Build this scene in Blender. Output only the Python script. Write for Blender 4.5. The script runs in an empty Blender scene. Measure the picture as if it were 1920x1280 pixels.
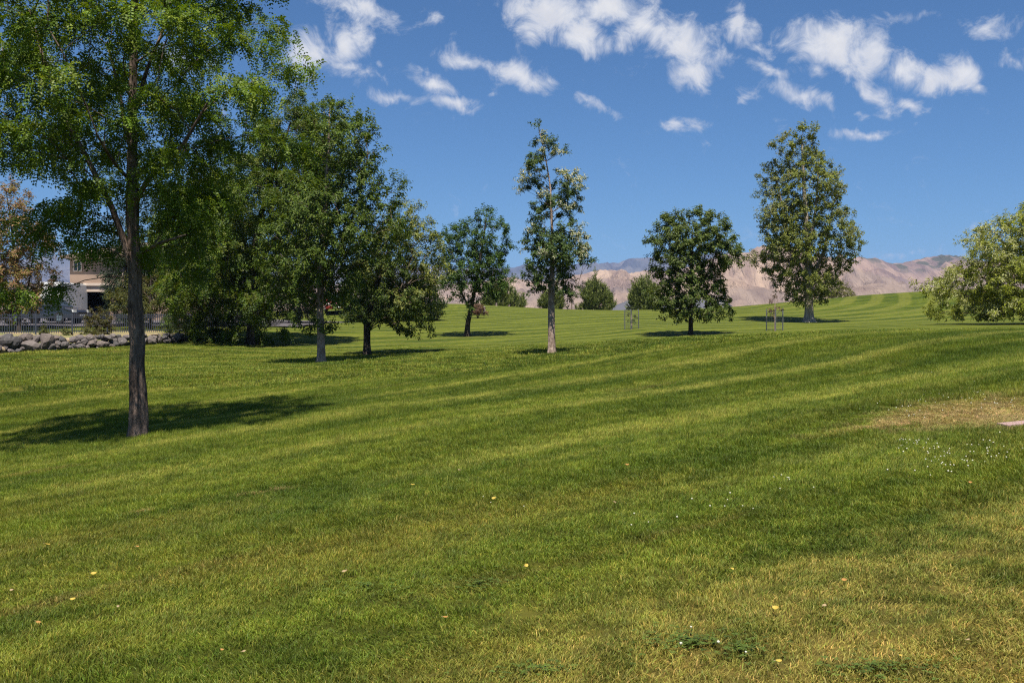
import bpy, math, random
import numpy as np
from mathutils import Vector, Matrix

random.seed(7)
rng = np.random.default_rng(7)
R = math.radians
S = bpy.context.scene
C = S.collection

# ------------------------------------------------------------------ camera, sky, sun, exposure
EYE = 1.7                      # eye height above the lawn at the origin
FP = 35.0 / 36.0 * 1920.0      # focal length in photo pixels
HZ = 600.0                     # photo row of eye level
cam_d = bpy.data.cameras.new('camera')
cam_d.lens = 35.0
cam_d.sensor_width = 36.0
cam_d.shift_y = -40.0 / 1920.0
cam_d.clip_start = 0.1
cam_d.clip_end = 40000.0
cam = bpy.data.objects.new('camera', cam_d)
C.objects.link(cam)
cam.location = (0, 0, EYE)
cam.rotation_euler = (R(90), 0, 0)
S.camera = cam

SUN_EL, SUN_AZ = 66.0, 3.0    # sun stands behind the camera; light travels towards azimuth -SUN_AZ (deg from +Y)
sun_d = bpy.data.lights.new('sun', 'SUN')
sun_d.energy = 5.0
sun_d.angle = R(0.5)
sun_d.color = (1.0, 0.95, 0.87)
sun = bpy.data.objects.new('sun', sun_d)
C.objects.link(sun)
_az = R(-SUN_AZ)
_trav = Vector((math.sin(_az) * math.cos(R(SUN_EL)), math.cos(_az) * math.cos(R(SUN_EL)), -math.sin(R(SUN_EL))))
sun.rotation_euler = _trav.to_track_quat('-Z', 'Y').to_euler()
sun.location = (0, -20, 60)

S.view_settings.view_transform = 'Standard'
S.view_settings.look = 'None'
S.view_settings.gamma = 1.0
S.view_settings.use_curve_mapping = False
S.view_settings.exposure = 0.9
S.render.engine = 'CYCLES'
S.cycles.max_bounces = 6
S.cycles.diffuse_bounces = 3
S.cycles.glossy_bounces = 2
S.cycles.transmission_bounces = 4
S.cycles.transparent_max_bounces = 8
S.cycles.volume_bounces = 0
S.cycles.use_denoising = False
S.cycles.filter_width = 1.2


class NT:
    """small node helper"""
    def __init__(self, tree):
        self.t = tree
        tree.nodes.clear()

    def n(self, typ, inp=None, **props):
        nd = self.t.nodes.new(typ)
        for k, v in props.items():
            setattr(nd, k, v)
        for k, v in (inp or {}).items():
            s = nd.inputs[k]
            if isinstance(v, bpy.types.NodeSocket):
                self.t.links.new(v, s)
            else:
                s.default_value = v
        return nd

    def m(self, op, a, b=0.0, c=0.0, clamp=False):
        return self.n('ShaderNodeMath', {0: a, 1: b, 2: c}, operation=op, use_clamp=clamp).outputs[0]

    def v(self, op, a, b=(0, 0, 0)):
        return self.n('ShaderNodeVectorMath', {0: a, 1: b}, operation=op).outputs[0]

    def mix(self, f, a, b):
        nd = self.n('ShaderNodeMix', data_type='RGBA')
        for s, val in ((nd.inputs[0], f), (nd.inputs[6], a), (nd.inputs[7], b)):
            if isinstance(val, bpy.types.NodeSocket):
                self.t.links.new(val, s)
            else:
                s.default_value = val if not isinstance(val, tuple) or len(val) == 4 else (*val, 1)
        return nd.outputs[2]

    def mul(self, a, b):
        nd = self.n('ShaderNodeMix', data_type='RGBA', blend_type='MULTIPLY')
        nd.inputs[0].default_value = 1
        for s, val in ((nd.inputs[6], a), (nd.inputs[7], b)):
            if isinstance(val, bpy.types.NodeSocket):
                self.t.links.new(val, s)
            else:
                s.default_value = val if len(val) == 4 else (*val, 1)
        return nd.outputs[2]

    def noise(self, vec, scale, detail=3.0, rough=0.55, dist=0.0):
        return self.n('ShaderNodeTexNoise', {'Vector': vec, 'Scale': scale, 'Detail': detail, 'Roughness': rough,
                                             'Distortion': dist}).outputs[0]

    def ss(self, x, a, b, lo=0.0, hi=1.0):
        return self.n('ShaderNodeMapRange', {0: x, 1: a, 2: b, 3: lo, 4: hi}, interpolation_type='SMOOTHSTEP').outputs[0]

    def lin(self, x, a, b, lo=0.0, hi=1.0):
        return self.n('ShaderNodeMapRange', {0: x, 1: a, 2: b, 3: lo, 4: hi}).outputs[0]


# --- world: Nishita sky with scattered fair-weather clouds (placed by azimuth / elevation)
world = bpy.data.worlds.new('World')
S.world = world
world.use_nodes = True
w = NT(world.node_tree)
sky = w.n('ShaderNodeTexSky', sky_type='NISHITA', sun_disc=False, sun_elevation=R(SUN_EL), sun_rotation=R(180 + SUN_AZ),
          altitude=1500.0, air_density=1.0, dust_density=2.4, ozone_density=2.0)
tc = w.n('ShaderNodeTexCoord').outputs['Generated']
sep = w.n('ShaderNodeSeparateXYZ', {0: tc})
az = w.m('ARCTAN2', sep.outputs[0], sep.outputs[1])
el = w.m('ARCSINE', sep.outputs[2])
ae = w.n('ShaderNodeCombineXYZ', {0: az, 1: el, 2: 0.0}).outputs[0]
wn = w.n('ShaderNodeTexNoise', {'Vector': ae, 'Scale': 21.0, 'Detail': 3.0, 'Roughness': 0.55})
warp = w.v('MULTIPLY', w.v('SUBTRACT', wn.outputs['Color'], (0.5, 0.5, 0.5)), (0.055, 0.034, 0.0))
aew = w.v('ADD', ae, warp)
# photo column, row, half width, half height, tilt (deg, positive = right end lower), strength
CLOUDS = [(585, 108, 60, 40, 20, .85), (640, 88, 52, 44, 0, 1.0), (655, 135, 65, 22, 10, .75),
          (690, 20, 85, 26, 18, .95), (810, 38, 22, 22, 0, .5), (716, 128, 15, 13, 0, .55),
          (805, 152, 52, 17, 12, .8), (742, 180, 44, 14, 5, .75), (842, 187, 48, 15, 12, .8),
          (880, 117, 70, 17, 10, .8), (970, 140, 66, 22, 12, .95),
          (1108, 192, 46, 12, 18, .6), (925, 184, 15, 7, 0, .4),
          (1020, 32, 70, 46, 10, 1.1), (1088, 72, 52, 34, 20, 1.1), (1140, 12, 80, 34, 0, 1.1),
          (1215, 50, 62, 40, 20, 1.1), (1285, 85, 80, 42, 22, 1.1), (1300, 135, 48, 28, 0, .9),
          (1392, 48, 48, 24, 42, .9), (1440, 92, 40, 14, 25, .5),
          (1445, 130, 60, 16, 14, .7), (1510, 178, 62, 26, 22, .95), (1530, 130, 38, 24, 20, .7),
          (1560, 82, 80, 40, 16, 1.1), (1625, 100, 40, 50, 30, 1.0), (1690, 125, 48, 38, 20, .95),
          (1632, 165, 52, 22, 45, .8), (1668, 208, 24, 18, 0, .7), (1705, 198, 52, 16, 25, .7),
          (1785, 142, 56, 36, 15, 1.05), (1825, 170, 30, 16, 45, .7),
          (1870, 45, 58, 26, 0, .52), (1896, 116, 32, 16, 15, .6), (1720, 36, 60, 10, 5, .42),
          (1285, 235, 42, 13, -5, .62), (1618, 257, 62, 11, 0, .7), (1386, 187, 18, 11, 0, .45), (1616, 219, 18, 10, 0, .45),
          (1750, 425, 190, 9, 6, .34), (1690, 470, 80, 10, 4, .34), (40, 105, 90, 22, 5, .7), (330, 115, 70, 25, 5, .7)]
acc = None
for (cx, cy, rx, ry, tilt, st) in CLOUDS:
    a0 = math.atan((cx - 960) / FP)
    e0 = math.atan((HZ - cy) / FP * math.cos(a0))
    mp = w.n('ShaderNodeMapping', {'Vector': aew, 'Location': (a0, e0, 0), 'Rotation': (0, 0, R(-tilt)),
                                   'Scale': (rx / FP * math.cos(a0) ** 2 * 1.5, ry / FP * math.cos(a0) * 1.5, 1)}, vector_type='TEXTURE')
    ln = w.n('ShaderNodeVectorMath', {0: mp.outputs[0]}, operation='LENGTH').outputs[1]
    val = w.m('MULTIPLY_ADD', ln, -st, st)
    acc = val if acc is None else w.m('MAXIMUM', acc, val)
# the rest of the sky carries the same kind of clouds
gen = w.n('ShaderNodeTexNoise', {'Vector': w.v('DIVIDE', tc, w.n('ShaderNodeCombineXYZ', {0: w.m('ADD', w.m('ABSOLUTE', sep.outputs[2]), .25),
          1: w.m('ADD', w.m('ABSOLUTE', sep.outputs[2]), .25), 2: 1.0}).outputs[0]), 'Scale': 3.2, 'Detail': 3.0}).outputs[0]
outside = w.m('MAXIMUM', w.ss(w.m('ABSOLUTE', az), .5, .62), w.ss(el, .325, .42))
genc = w.m('MULTIPLY', w.ss(gen, .52, .74), w.m('MULTIPLY', outside, w.ss(el, .1, .2)))
cover = w.m('MAXIMUM', acc, genc)
dn = w.n('ShaderNodeTexNoise', {'Vector': ae, 'Scale': 30.0, 'Detail': 9.0, 'Roughness': 0.66, 'Distortion': .6}).outputs[0]
dens = w.m('ADD', cover, w.m('MULTIPLY_ADD', dn, 1.9, -1.11))
alpha = w.m('MULTIPLY', w.ss(dens, .0, .62), .96)
shade = w.ss(w.noise(w.v('ADD', ae, (.013, -.012, 0)), 20.0, 4.0), .38, .68)
core = w.ss(dens, .35, 1.0)
ccol = w.mix(core, (6.2, 6.7, 7.8, 1), (9.7, 9.6, 9.5, 1))
ccol = w.mix(w.m('MULTIPLY', shade, w.m('MULTIPLY', core, .75)), ccol, (7.0, 7.1, 7.6, 1))
skyc = w.mul(sky.outputs[0], (0.46, 0.795, 1.085, 1))
col = w.mix(alpha, skyc, ccol)
bg = w.n('ShaderNodeBackground', {'Color': col, 'Strength': 0.05})
w.t.links.new(bg.outputs[0], w.n('ShaderNodeOutputWorld').inputs[0])
world.cycles.sampling_method = 'NONE'


# ------------------------------------------------------------------ helpers
def P(px, py, d):
    """a point seen at a photo pixel, d metres in front of the camera"""
    return np.array([(px - 960) / FP * d, d, EYE + (HZ - py) / FP * d])


def hash3(i, j, k, seed=0):
    i = i.astype(np.int64); j = j.astype(np.int64); k = k.astype(np.int64)
    h = (i * 374761393 + j * 668265263 + k * 2147483647 + seed * 974711) & 0x7fffffff
    h = ((h ^ (h >> 13)) * 1274126177) & 0x7fffffff
    h = ((h ^ (h >> 16)) * 668265263) & 0x7fffffff
    return (h & 0xffffff) / float(0xffffff)


def vnoise(x, y, z=0.0, seed=0):
    x, y, z = np.broadcast_arrays(np.asarray(x, float), np.asarray(y, float), np.asarray(z, float))
    i, j, k = np.floor(x), np.floor(y), np.floor(z)
    u, v, t = x - i, y - j, z - k
    u = u * u * (3 - 2 * u); v = v * v * (3 - 2 * v); t = t * t * (3 - 2 * t)
    out = 0
    for a in (0, 1):
        for b in (0, 1):
            for c in (0, 1):
                out = out + hash3(i + a, j + b, k + c, seed) * (u if a else 1 - u) * (v if b else 1 - v) * (t if c else 1 - t)
    return out


def fbm(x, y, z=0.0, seed=0, oct=4, gain=.5):
    s, a, f, tot = 0, 1.0, 1.0, 0
    for o in range(oct):
        s = s + a * vnoise(x * f, y * f, np.asarray(z) * f, seed + o * 17)
        tot += a; a *= gain; f *= 2.03
    return s / tot


def fast_mesh(name, V, F, tint=None, smooth=False):
    V = np.ascontiguousarray(V, dtype=np.float32)
    F = np.ascontiguousarray(F, dtype=np.int32)
    me = bpy.data.meshes.new(name)
    me.vertices.add(len(V))
    me.vertices.foreach_set('co', V.ravel())
    k = F.shape[1]
    me.loops.add(F.size)
    me.loops.foreach_set('vertex_index', F.ravel())
    me.polygons.add(len(F))
    me.polygons.foreach_set('loop_start', np.arange(0, F.size, k, dtype=np.int32))
    me.polygons.foreach_set('use_smooth', np.full(len(F), smooth))
    if tint is not None:
        at = me.attributes.new('tint', 'FLOAT_COLOR', 'POINT')
        t4 = np.ones((len(V), 4), np.float32); t4[:, :3] = tint
        at.data.foreach_set('color', t4.ravel())
    me.update(calc_edges=True)
    return me


class MB:
    """collects boxes and other small solids into one mesh"""
    def __init__(self):
        self.v, self.f = [], []

    def add(self, vs, fs):
        o = len(self.v)
        self.v += [tuple(p) for p in vs]
        self.f += [tuple(i + o for i in f) for f in fs]
        return self

    def box(self, x0, x1, y0, y1, z0, z1):
        return self.add([(x0, y0, z0), (x1, y0, z0), (x1, y1, z0), (x0, y1, z0), (x0, y0, z1), (x1, y0, z1), (x1, y1, z1), (x0, y1, z1)],
                        [(3, 2, 1, 0), (4, 5, 6, 7), (0, 1, 5, 4), (1, 2, 6, 5), (2, 3, 7, 6), (3, 0, 4, 7)])

    def cyl(self, a, b, ra, rb=None, n=8):
        rb = ra if rb is None else rb
        a, b = Vector(a), Vector(b)
        q = (b - a).to_track_quat('Z', 'Y')
        vs = []
        for c, r in ((a, ra), (b, rb)):
            for i in range(n):
                t = 2 * math.pi * i / n
                vs.append(c + q @ Vector((math.cos(t) * r, math.sin(t) * r, 0)))
        fs = [(i, (i + 1) % n, n + (i + 1) % n, n + i) for i in range(n)]
        fs += [tuple(range(n - 1, -1, -1)), tuple(range(n, 2 * n))]
        return self.add(vs, fs)

    def mesh(self, name):
        me = bpy.data.meshes.new(name)
        me.from_pydata(self.v, [], self.f)
        me.update()
        return me


def link(name, me, mat=None, parent=None, loc=None):
    o = bpy.data.objects.new(name, me)
    C.objects.link(o)
    if mat is not None and len(me.materials) == 0:
        me.materials.append(mat)
    if parent is not None:
        o.parent = parent
    if loc is not None:
        o.location = loc
    return o


def tag(o, label=None, cat=None, group=None, kind=None):
    for k, v in (('label', label), ('category', cat), ('group', group), ('kind', kind)):
        if v:
            o[k] = v
    return o


def thing(name, label, cat, loc, group=None, rz=0.0):
    o = bpy.data.objects.new(name, None)
    o.empty_display_size = .3
    C.objects.link(o)
    o.location = loc
    o.rotation_euler = (0, 0, rz)
    return tag(o, label, cat, group)


# ------------------------------------------------------------------ terrain
def plane_z(x, y):
    return .02 * y + .09 * x


ctrl = []
for yy in (-30, -12, 0, 6, 12, 19):
    for xx in (-11, -5, 0, 5):
        ctrl.append((xx, yy, plane_z(xx, yy)))
    ctrl.append((9, yy, plane_z(9, yy) - .03))
ctrl += [(16, 4, 1.25), (16, -20, 1.0), (-25, 0, -2.0), (-25, -25, -2.4), (30, 0, 1.9), (-22, 12, -1.7), (-50, 0, -3), (50, 0, 2.4), (-50, -50, -3.5), (50, -50, 1)]
for (px, py, d) in [(257, 822, 16), (1034, 666, 29), (603, 682, 33), (780, 672, 31), (1300, 646, 24.5), (1600, 634, 22), (1920, 622, 22.5),
                    (1920, 618, 30), (1500, 630, 32), (1700, 622, 34), (1300, 634, 32),
                    (688, 665, 38), (875, 631, 47), (1034, 630, 46), (1182, 619, 45), (1295, 629, 40), (1450, 621, 42), (1517, 606, 60), (1920, 603, 58),
                    (1700, 607, 52), (875, 603, 62), (860, 570, 84), (950, 575, 84), (1050, 580, 82), (1200, 581, 82), (1380, 578, 84), (1500, 567, 88),
                    (1600, 556, 95), (1750, 549, 98), (1920, 546, 98), (2200, 545, 98), (1920, 566, 82), (1750, 572, 82), (2200, 564, 82), (1840, 590, 68), (2200, 600, 50), (1180, 594, 62), (1300, 600, 62), (1500, 582, 76),
                    (700, 607, 70), (620, 606, 66), (780, 600, 66), (560, 640, 46), (0, 663, 36), (360, 641, 43), (200, 660, 37), (100, 722, 25), (500, 720, 25),
                    (0, 634, 42), (300, 624, 48), (450, 618, 48), (-200, 640, 42), (150, 602, 61), (-200, 605, 62), (400, 604, 60), (530, 612, 56)]:
    ctrl.append(tuple(P(px, py, d)))
for xx, zz in ((-90, 1.6), (-60, 1.6), (-35, 1.4), (-15, 1.3), (0, .2), (15, -.6), (30, -1.0), (50, 0), (80, 0)):
    ctrl.append((xx, 118, zz - .9))
    ctrl.append((xx * 1.2, 160, -3.0))
ctrl = np.array(ctrl)


def _tps_u(r2):
    return np.where(r2 > 0, .5 * r2 * np.log(np.maximum(r2, 1e-9)), 0)


_n = len(ctrl)
_K = _tps_u(((ctrl[:, None, :2] - ctrl[None, :, :2]) ** 2).sum(-1)) + np.eye(_n) * .6
_Pm = np.c_[np.ones(_n), ctrl[:, :2]]
_A = np.zeros((_n + 3, _n + 3)); _A[:_n, :_n] = _K; _A[:_n, _n:] = _Pm; _A[_n:, :_n] = _Pm.T
_W = np.linalg.solve(_A, np.r_[ctrl[:, 2], 0, 0, 0])
FARZ = -4.5


def ground_z(x, y):
    x = np.asarray(x, float); y = np.asarray(y, float)
    xs, ys = x.ravel(), y.ravel()
    out = np.empty(len(xs))
    for i in range(0, len(xs), 20000):
        a, b = xs[i:i + 20000], ys[i:i + 20000]
        ca, cb = np.clip(a, -95, 95), np.clip(b, -60, 165)
        U = _tps_u((ca[:, None] - ctrl[:, 0]) ** 2 + (cb[:, None] - ctrl[:, 1]) ** 2)
        z = U @ _W[:_n] + _W[_n] + _W[_n + 1] * ca + _W[_n + 2] * cb
        z = z + .03 * (vnoise(a * .3, b * .3, 0, 3) - .5) + .10 * (vnoise(a * .13, b * .13, 0, 5) - .5) * np.clip((b - 5) / 15, 0, 1)
        far = np.clip((np.maximum(b - 125, np.abs(a) - 85)) / 60, 0, 1)
        far = far * far * (3 - 2 * far)
        out[i:i + 20000] = z * (1 - far) + FARZ * far
    return out.reshape(x.shape)


def gz(x, y):
    return float(ground_z(np.array([x]), np.array([y]))[0])


def hit(px, py, dmax=110.0):
    """where the sight line through a photo pixel meets the ground"""
    t = np.linspace(2.0, dmax, 4000)
    x = (px - 960) / FP * t
    z = EYE + (HZ - py) / FP * t
    g = ground_z(x, t)
    i = int(np.argmax(z <= g))
    if z[i] > g[i]:
        i = len(t) - 1
    return Vector((x[i], t[i], g[i]))


def base_at(px, d):
    x = (px - 960) / FP * d
    return Vector((x, d, gz(x, d)))


# ------------------------------------------------------------------ materials
def new_mat(name):
    m = bpy.data.materials.new(name)
    m.use_nodes = True
    return m, NT(m.node_tree)


def finish(t, bsdf):
    t.t.links.new(bsdf, t.n('ShaderNodeOutputMaterial').inputs[0])


ST_DIR = R(33)                     # direction of the mowing passes on the near lawn


def lawn_colour(t):
    pos = t.n('ShaderNodeNewGeometry').outputs['Position']
    rot = t.n('ShaderNodeMapping', {'Vector': pos, 'Rotation': (0, 0, ST_DIR)}, vector_type='TEXTURE').outputs[0]
    sp = t.n('ShaderNodeSeparateXYZ', {0: pos})
    sr = t.n('ShaderNodeSeparateXYZ', {0: rot})
    band = t.noise(t.v('MULTIPLY', rot, (.10, .42, 0)), 1.0, 3.0, .6)
    patch = t.noise(t.v('MULTIPLY', rot, (.45, .8, 0)), 1.0, 4.0, .62)
    fine = t.noise(t.v('MULTIPLY', pos, (1, 1, 0)), 3.2, 4.0, .65)
    wob = t.noise(t.v('MULTIPLY', rot, (.12, .3, 0)), 1.0, 2.0)
    streak = t.noise(t.v('MULTIPLY', rot, (.07, .62, 0)), 1.0, 4.0, .6)
    # near mowing passes, the sheen of leaning blades put into the colour
    ph = t.m('MULTIPLY_ADD', sr.outputs[1], 2 * math.pi / 3.05, t.m('MULTIPLY', wob, 3.2))
    st = t.m('MAXIMUM', t.ss(t.m('SINE', ph), .62, .99), t.m('MULTIPLY', t.ss(t.m('SINE', t.m('MULTIPLY_ADD', ph, 2.37, t.m('MULTIPLY', wob, 3.0))), .55, 1.0), .55))
    amp = t.m('MULTIPLY', t.ss(patch, .3, .62), t.ss(sp.outputs[1], 7.0, 14.0, .18, 1.0))
    near = t.m('MULTIPLY', st, amp)
    # far slope: tighter passes that swing round, lean sheen painted in as colour
    dx = t.m('SUBTRACT', sp.outputs[0], -6.0)
    dy = t.m('SUBTRACT', sp.outputs[1], 104.0)
    rad = t.m('SQRT', t.m('ADD', t.m('MULTIPLY', dx, dx), t.m('MULTIPLY', dy, dy)))
    fs = t.ss(t.m('SINE', t.m('MULTIPLY_ADD', rad, 2 * math.pi / 2.3, t.m('MULTIPLY', wob, 2.4))), -.25, .55)
    farm = t.ss(t.m('MULTIPLY_ADD', sp.outputs[0], .45, sp.outputs[1]), 31.0, 35.0)
    stripe = t.m('ADD', t.m('MULTIPLY', near, t.m('SUBTRACT', 1.0, farm)), t.m('MULTIPLY', fs, farm))
    g = t.mix(t.ss(t.m('ADD', t.m('MULTIPLY', patch, .4), t.m('MULTIPLY', streak, .6)), .40, .60), (.076, .114, .0095, 1), (.164, .200, .0190, 1))
    g = t.mix(t.m('MULTIPLY', stripe, t.m('MULTIPLY_ADD', farm, -.42, .85)), g, (.285, .285, .050, 1))
    # tired, yellowing turf in the foreground, in bands
    fgd = t.ss(sp.outputs[1], 15.0, 7.5)
    yb = t.m('MULTIPLY', t.ss(band, .43, .62), fgd)
    g = t.mix(t.m('MULTIPLY', yb, .72), g, (.205, .190, .028, 1))
    dr = t.n('ShaderNodeMapping', {'Vector': pos, 'Location': (3.2, 4.6, 0), 'Rotation': (0, 0, R(25)), 'Scale': (5.0, 2.6, 1e6)}, vector_type='TEXTURE').outputs[0]
    drl = t.n('ShaderNodeVectorMath', {0: dr}, operation='LENGTH').outputs[1]
    dry = t.m('MULTIPLY', t.ss(drl, 1.2, .3), t.ss(t.m('ADD', t.m('MULTIPLY', patch, .6), t.m('MULTIPLY', fine, .4)), .36, .58))
    g = t.mix(t.m('MULTIPLY', dry, .72), g, (.345, .275, .066, 1))
    # bare dry patch near the slab
    for (lx, ly, sx, sy, rt) in DRY_SPOTS:
        dp = t.n('ShaderNodeMapping', {'Vector': pos, 'Location': (lx, ly, 0), 'Rotation': (0, 0, rt), 'Scale': (sx, sy, 1e6)}, vector_type='TEXTURE').outputs[0]
        l = t.n('ShaderNodeVectorMath', {0: dp}, operation='LENGTH').outputs[1]
        f = t.m('MULTIPLY', t.ss(t.m('ADD', l, t.m('MULTIPLY_ADD', fine, 1.9, -.95)), 1.0, .15), .72)
        g = t.mix(f, g, (.42, .30, .12, 1))
    # brownish worn streaks along the passes
    wear = t.m('MULTIPLY', t.ss(t.noise(t.v('MULTIPLY', rot, (.22, 1.1, 0)), 1.0, 4.0), .60, .72), t.ss(sp.outputs[1], 30.0, 9.0))
    g = t.mix(t.m('MULTIPLY', wear, .55), g, (.215, .155, .045, 1))
    return t.mul(g, t.mix(t.ss(t.m('ADD', t.m('MULTIPLY', fine, .6), t.m('MULTIPLY', t.noise(t.v('MULTIPLY', pos, (1, 1, 0)), 9.0, 3.0, .7), .4)), .36, .64), (.66, .70, .7, 1), (1.24, 1.22, 1.15, 1))), fine, pos, sp, farm


h_ = hit(1790, 770)
DRY_SPOTS = [(h_.x, h_.y, 1.9, .95, R(28)), (hit(1670, 797).x, hit(1670, 797).y, 1.3, .28, R(20)), (hit(1880, 780).x, hit(1880, 780).y, 1.6, .8, R(28)),
             (hit(270, 962).x, hit(270, 962).y, .28, .06, R(15)), (hit(500, 925).x, hit(500, 925).y, .5, .07, R(20))]

lawn_mat, t = new_mat('lawn_turf')
g, fine, pos, sp, farm = lawn_colour(t)
# plot beyond the boulders and everything over the crest is dry open ground
soil_and_shade = t.mul(g, t.mix(farm, (.34, .30, .34, 1), (.50, .49, .50, 1)))  # thatch tone under blades; farther turf darkened to paint in blade self-shading
far = t.ss(sp.outputs[1], 112.0, 135.0)
soil_and_shade = t.mix(far, soil_and_shade, t.mix(t.noise(pos, .02, 4.0), (.34, .25, .17, 1), (.25, .22, .13, 1)))
bmp = t.n('ShaderNodeBump', {'Height': t.noise(pos, 11.0, 5.0, .7), 'Strength': .6, 'Distance': .04})
finish(t, t.n('ShaderNodeBsdfPrincipled', {'Base Color': soil_and_shade, 'Roughness': .9, 'Specular IOR Level': .1, 'Normal': bmp.outputs[0]}).outputs[0])

grass_mat, t = new_mat('grass_blades')
g, fine, pos, sp, farm = lawn_colour(t)
tint = t.n('ShaderNodeAttribute', attribute_name='tint').outputs['Color']
bc = t.mul(g, tint)
pb = t.n('ShaderNodeBsdfPrincipled', {'Base Color': bc, 'Roughness': .55, 'Specular IOR Level': .25})
tr = t.n('ShaderNodeBsdfTranslucent', {'Color': t.mul(bc, (1.25, 1.25, .8))})
finish(t, t.n('ShaderNodeMixShader', {0: .28, 1: pb.outputs[0], 2: tr.outputs[0]}).outputs[0])


def leaf_material(name, gloss=.5, trans=.34):
    m, t = new_mat(name)
    tint = t.n('ShaderNodeAttribute', attribute_name='tint').outputs['Color']
    pb = t.n('ShaderNodeBsdfPrincipled', {'Base Color': tint, 'Roughness': gloss, 'Specular IOR Level': .22})
    tr = t.n('ShaderNodeBsdfTranslucent', {'Color': t.mul(tint, (1.35, 1.3, .6))})
    finish(t, t.n('ShaderNodeMixShader', {0: trans, 1: pb.outputs[0], 2: tr.outputs[0]}).outputs[0])
    return m


LEAF = leaf_material('leaf')
NEEDLE = leaf_material('needle', .55, .12)


def bark_material(name, a, b, scale=9.0, stretch=.22, bump=.6):
    m, t = new_mat(name)
    pos = t.n('ShaderNodeTexCoord').outputs['Object']
    v = t.v('MULTIPLY', pos, (1, 1, stretch))
    n1 = t.noise(v, scale, 6.0, .7, .6)
    n2 = t.noise(v, scale * 3.1, 3.0)
    c = t.mix(t.ss(n1, .36, .66), (*a, 1), (*b, 1))
    c = t.mul(c, t.mix(n2, (.7, .7, .7, 1), (1.25, 1.22, 1.2, 1)))
    bm = t.n('ShaderNodeBump', {'Height': t.m('ADD', n1, t.m('MULTIPLY', n2, .4)), 'Strength': bump, 'Distance': .05})
    finish(t, t.n('ShaderNodeBsdfPrincipled', {'Base Color': c, 'Roughness': .9, 'Specular IOR Level': .15, 'Normal': bm.outputs[0]}).outputs[0])
    return m


BARK_LOCUST = bark_material('bark_locust', (.055, .041, .033), (.27, .195, .15), 6.0, .22, 1.8)
BARK_PALE = bark_material('bark_pale', (.19, .135, .10), (.44, .33, .26), 16.0, .5)
BARK_DARK = bark_material('bark_dark', (.028, .022, .018), (.085, .066, .052), 12.0, .3)
BARK_GREY = bark_material('bark_grey', (.20, .165, .135), (.42, .36, .30), 8.0, .25, .9)
TWIG = bark_material('twig_bark', (.07, .05, .036), (.17, .13, .095), 14.0, .4)


def simple(name, col, rough=.7, spec=.3, metal=0.0, var=.18, scale=3.0, bump=0.0):
    m, t = new_mat(name)
    pos = t.n('ShaderNodeTexCoord').outputs['Object']
    n = t.noise(pos, scale, 5.0, .6)
    c = t.mul((*col, 1), t.mix(n, (1 - var, 1 - var, 1 - var, 1), (1 + var, 1 + var, 1 + var, 1)))
    inp = {'Base Color': c, 'Roughness': rough, 'Specular IOR Level': spec, 'Metallic': metal}
    if bump:
        inp['Normal'] = t.n('ShaderNodeBump', {'Height': n, 'Strength': bump, 'Distance': .05}).outputs[0]
    finish(t, t.n('ShaderNodeBsdfPrincipled', inp).outputs[0])
    return m


# ------------------------------------------------------------------ ground sheet
def axis(core, far, n):
    a = np.concatenate([core, core[-1] + (far - core[-1]) * (np.linspace(0, 1, n + 1)[1:] ** 3)])
    return a


xs = axis(np.arange(-60, 60.01, .5), 9000, 34)
xs = np.concatenate([-xs[:-len(np.arange(-60, 60.01, .5)) - 1:-1] if False else -np.flip(xs[len(np.arange(-60, 60.01, .5)):]), xs])
ys = axis(np.arange(-8, 128.01, .45), 9000, 34)
ys = np.concatenate([np.array([-400, -200, -100, -60, -40, -25, -15]), ys])
X, Y = np.meshgrid(xs, ys)
Z = ground_z(X, Y)
nx, ny = len(xs), len(ys)
idx = np.arange(nx * ny).reshape(ny, nx)
F = np.stack([idx[:-1, :-1], idx[:-1, 1:], idx[1:, 1:], idx[1:, :-1]], -1).reshape(-1, 4)
lawn = link('ground', fast_mesh('ground', np.stack([X, Y, Z], -1).reshape(-1, 3), F, smooth=True), lawn_mat)
tag(lawn, kind='structure')


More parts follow.
